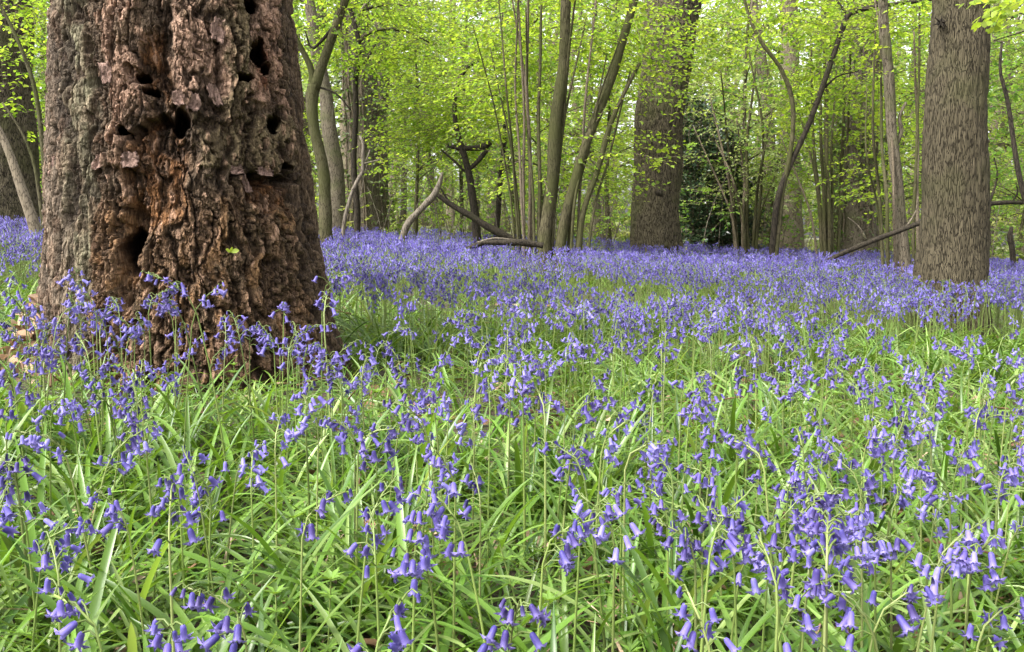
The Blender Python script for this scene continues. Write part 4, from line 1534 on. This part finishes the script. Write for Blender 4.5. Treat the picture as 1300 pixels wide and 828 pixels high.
# strap leaves
def strap_template(R, nseg, fold, width):
    L = 1.0
    t = np.linspace(0, 1, nseg + 1)
    th0 = R.uniform(.2, 1.05)
    th1 = th0 + R.uniform(.6, 1.7)
    th = th0 + (th1 - th0) * t ** 1.5
    tw = R.normal(0, .5)
    d = np.stack([np.sin(th), .12 * np.sin(tw * 3) * t, np.cos(th)], -1)
    c = np.concatenate([[[0, 0, 0]], np.cumsum(d[1:] * (L / nseg), axis=0)])
    wd = width * np.interp(t, [0, .1, .45, .8, 1], [.55, .8, 1.0, .75, .06])
    up = np.stack([-np.cos(th), 0 * th, np.sin(th)], -1)
    tww = tw * t
    sd = np.stack([np.sin(tww) * up[:, 0], np.cos(tww), np.sin(tww) * up[:, 2]], -1)
    l = c + sd * wd[:, None]
    r = c - sd * wd[:, None]
    if fold:
        m = c - up * (wd * -.35)[:, None] * -1
        V = np.concatenate([l, m, r])
        n = nseg + 1
        a = np.arange(nseg)
        F = np.concatenate([np.stack([a, a + 1, a + 1 + n, a + n], -1), np.stack([a + n, a + n + 1, a + 1 + 2 * n, a + 2 * n], -1)])
    else:
        V = np.concatenate([l, r])
        n = nseg + 1
        a = np.arange(nseg)
        F = np.stack([a, a + 1, a + 1 + n, a + n], -1)
    return V, F


def straps(mb, xy, lens, nseg, fold, seed, cm=.45, flat=1.0, width=.0165):
    R = np.random.default_rng(seed)
    n = len(xy)
    nt = 24
    w = R.integers(0, nt, n)
    for q in range(nt):
        V, F = strap_template(R, nseg, fold, width * R.uniform(.7, 1.3))
        k = w == q
        a = xy[k]
        m = len(a)
        if not m:
            continue
        rz = R.uniform(0, 6.28, m)
        s = lens[k] * np.where(((a[:, 0] - TC[0]) ** 2 + (a[:, 1] - TC[1]) ** 2 < 1.2) & (a[:, 1] < TC[1]), .62, 1)
        c, sn = np.cos(rz), np.sin(rz)
        X = (V[None, :, 0] * c[:, None] - V[None, :, 1] * sn[:, None]) * s[:, None] + a[:, 0:1]
        Yy = (V[None, :, 0] * sn[:, None] + V[None, :, 1] * c[:, None]) * s[:, None] + a[:, 1:2]
        Zz = V[None, :, 2] * s[:, None] * flat + (ground(a[:, 0], a[:, 1]) - .005)[:, None]
        cc = np.stack([np.clip(R.normal(cm, .24, m), 0, 1), R.random(m), np.full(m, .5)], -1)
        mb.add(np.stack([X, Yy, Zz], -1).reshape(-1, 3), (F[None] + (np.arange(m) * len(V))[:, None, None]).reshape(-1, 4), 0,
               np.repeat(cc, len(V), axis=0))


def tufts(R, y0, y1, dens, per):
    area = (y1 - y0) * ((y0 + y1) * .62 + 1.4)
    n = int(area * dens)
    y = np.sqrt(R.uniform(y0 ** 2, y1 ** 2, n * 2))[:n]
    x = R.uniform(-1, 1, n) * (y * .62 + .7)
    pn = fbm(np.stack([x * 2.1, y * 2.1, 0 * x], -1), 141, 3)
    k = R.random(n) < .35 + 1.1 * sstep(.36, .5, pn)
    x, y = x[k], y[k]
    # bare places seen in the photograph
    for px, py, rr in ((575, 690, .075), (600, 650, .06), (770, 700, .04), (1190, 600, .05), (65, 640, .06), (330, 640, .04)):
        Yb = CAM_H * FPX / (py - 274) * .93
        xb = (px - PPX) / FPX * Yb
        k = ((x - xb) ** 2 + (y - Yb) ** 2) > rr ** 2
        x, y = x[k], y[k]
    k = (x - TC[0]) ** 2 + (y - TC[1]) ** 2 > .57 ** 2
    x, y = x[k], y[k]
    x = np.repeat(x, per) + R.normal(0, .012, len(x) * per)
    y = np.repeat(y, per) + R.normal(0, .012, len(y) * per)
    return np.stack([x, y], -1)


R = np.random.default_rng(1300)
mb = MB()
a = tufts(R, .45, 2.2, 250, 7)
straps(mb, a, R.uniform(.15, .34, len(a)), 9, True, 1301, .42)
a2 = tufts(R, 2.2, 5, 150, 7)
straps(mb, a2, R.uniform(.16, .32, len(a2)), 6, True, 1302, .48)
a3 = tufts(R, 5, 15, 50, 6)
straps(mb, a3, R.uniform(.16, .28, len(a3)), 3, False, 1303, .5)
print('strap leaves', len(a), len(a2), len(a3))
o = mb.build('bluebell_leaves', M['strap'])
tag(o, 'mass of glossy strap leaves covering the ground under the bluebells', 'leaves', kind='stuff')
# fine grass among the straps
mb = MB()
a = tufts(R, .5, 3.5, 60, 2)
straps(mb, a, R.uniform(.10, .28, len(a)), 6, False, 1304, .55, 1.0, .007)
o = mb.build('grass', M['strap'])
tag(o, 'thin grass blades growing among the strap leaves', 'grass', kind='stuff')

# cleavers: whorled weed
mb = MB()
for q in range(120):
    y = R.uniform(.8, 3.2)
    x = R.uniform(-1, 1) * (y * .6 + .2)
    if (x - TC[0]) ** 2 + (y - TC[1]) ** 2 < .5:
        continue
    g = float(ground(x, y))
    hh = R.uniform(.08, .2)
    dx, dy = R.normal(0, .03, 2)
    top = np.array([x + dx, y + dy, g + hh])
    mb.add(*tube([[x, y, g], [x + dx * .3, y + dy * .3, g + hh * .5], top], .001, 4, False), 1, (.5, .5, .5))
    for f in (.45, .7, .88, 1.0):
        c = np.array([x + dx * f * f, y + dy * f * f, g + hh * f])
        m = 7
        ang = np.arange(m) * 2 * PI / m + R.random()
        ax = np.stack([np.cos(ang), np.sin(ang), np.full(m, .25 + .3 * (f > .95))], -1)
        scatter_leaves(mb, np.repeat(c[None], m, 0), nrm(ax), np.repeat([[0, 0, 1.0]], m, 0) + R.normal(0, .1, (m, 3)), np.full(m, R.uniform(.016, .026)), LEAF4 * np.array([1, .45, 1]), LEAF4_F, 0, np.full(m, .55), R.random(m))
o = mb.build('cleavers', [M['strap'], M['stem']])
tag(o, 'small whorled weeds growing between the strap leaves', 'weeds', kind='stuff')

# dry leaves: litter, and the drift banked against the rotting tree
mb = MB()
n = 1500
y = R.uniform(.6, 6, n)
x = R.uniform(-1, 1, n) * (y * .62 + .4)
p = np.stack([x, y, ground(x, y) + R.uniform(.015, .05, n)], -1)
scatter_leaves(mb, p, nrm(R.normal(0, 1, (n, 3)) * [1, 1, .3]), R.normal(0, .5, (n, 3)) + [0, 0, 1], R.uniform(.03, .07, n), LEAF6, LEAF6_F, 0, R.random(n), R.random(n))
a = np.stack([R.uniform(-1, 1, 900), R.uniform(.6, 4.2, 900)], -1)
a[:, 0] *= a[:, 1] * .6 + .4
a = a[(a[:, 0] - TC[0]) ** 2 + (a[:, 1] - TC[1]) ** 2 > .4]
straps(mb, a, R.uniform(.10, .24, len(a)), 6, False, 1310, .7, .75, .010)
for q in range(60):
    y_ = R.uniform(.9, 5)
    x_ = R.uniform(-1, 1) * (y_ * .6 + .2)
    if (x_ - TC[0]) ** 2 + (y_ - TC[1]) ** 2 < .6:
        continue
    an = R.uniform(0, 6.28)
    ln = R.uniform(.08, .3)
    g_ = float(ground(x_, y_)) + R.uniform(.02, .12)
    mb.add(*tube([[x_, y_, g_], [x_ + math.cos(an) * ln * .5 + R.normal(0, .01), y_ + math.sin(an) * ln * .5, g_ + R.normal(0.01, .015)], [x_ + math.cos(an) * ln, y_ + math.sin(an) * ln, g_ + R.normal(0, .03)]], [.004, .003, .0015], 5), 0, (.25, .3, .5))
o = mb.build('dead_leaves', M['dead'])
tag(o, 'scattered brown dead leaves lying under the strap leaves', 'dead leaves', kind='stuff')
mb = MB()
n = 260
cb = P(56, 400, 3.1)
gz = float(ground(cb[0], cb[1]))
q = R.normal(0, 1, (n, 3))
p = np.array([cb[0], cb[1], gz]) + q * np.array([.12, .13, 0])
hp = .28 * np.exp(-(q[:, 0] ** 2 + q[:, 1] ** 2) / 1.6)
p[:, 2] += hp * R.random(n) ** .5
scatter_leaves(mb, p, nrm(R.normal(0, 1, (n, 3)) * [1, 1, .6]), R.normal(0, .7, (n, 3)) + [0, -.3, .7], R.uniform(.03, .055, n), LEAF6, LEAF6_F, 0, np.clip(R.normal(.65, .25, n), 0, 1), R.random(n))
o = mb.build('leaf_drift', M['dead'])
tag(o, 'pale drift of dry leaves banked against the rotting tree', 'dead leaves', kind='stuff')

# ------------------------------------------------------------------ light
SUN_EL, SUN_AZ = 52, 238          # degrees; azimuth clockwise from +Y
w = bpy.data.worlds.new('World')
S.world = w
w.use_nodes = True
nt = w.node_tree
nt.nodes.clear()
sky = nt.nodes.new('ShaderNodeTexSky')
sky.sky_type = 'NISHITA'
sky.sun_disc = False
sky.sun_elevation = math.radians(SUN_EL)
sky.sun_rotation = math.radians(SUN_AZ)
sky.air_density = 1.0
sky.dust_density = 4.0
sky.ozone_density = 1.0
hs = nt.nodes.new('ShaderNodeHueSaturation')
hs.inputs['Saturation'].default_value = .08
nt.links.new(sky.outputs[0], hs.inputs['Color'])
bg = nt.nodes.new('ShaderNodeBackground')
bg.inputs['Strength'].default_value = .15
nt.links.new(hs.outputs[0], bg.inputs['Color'])
wo = nt.nodes.new('ShaderNodeOutputWorld')
nt.links.new(bg.outputs[0], wo.inputs[0])
ld = bpy.data.lights.new('sun', 'SUN')
ld.energy = 1.5
ld.angle = math.radians(14)
ld.color = (1, .95, .87)
lo = bpy.data.objects.new('sun', ld)
COL.objects.link(lo)
d = Vector((math.sin(math.radians(SUN_AZ)) * math.cos(math.radians(SUN_EL)), math.cos(math.radians(SUN_AZ)) * math.cos(math.radians(SUN_EL)), math.sin(math.radians(SUN_EL))))
lo.rotation_euler = d.to_track_quat('Z', 'Y').to_euler()

# ------------------------------------------------------------------ camera
cd = bpy.data.cameras.new('camera')
cd.sensor_fit = 'HORIZONTAL'
cd.sensor_width = 36
cd.lens = 36 * FPX / 1300
cd.shift_y = -(414 - PPY) / 1300
cd.clip_start = .05
cd.clip_end = 500
co = bpy.data.objects.new('camera', cd)
COL.objects.link(co)
co.location = (0, 0, CAM_H)
co.rotation_euler = (PI / 2 - PITCH, 0, 0)
S.camera = co

S.render.engine = 'CYCLES'
cy = S.cycles
cy.max_bounces = 7
cy.diffuse_bounces = 4
cy.glossy_bounces = 2
cy.transmission_bounces = 4
cy.transparent_max_bounces = 4
cy.use_adaptive_sampling = True
cy.adaptive_threshold = .015
cy.use_denoising = True
cy.sample_clamp_indirect = 8
cy.caustics_reflective = False
cy.caustics_refractive = False
S.view_settings.view_transform = 'Standard'
S.view_settings.look = 'None'
S.view_settings.exposure = 2.0
S.view_settings.gamma = 1
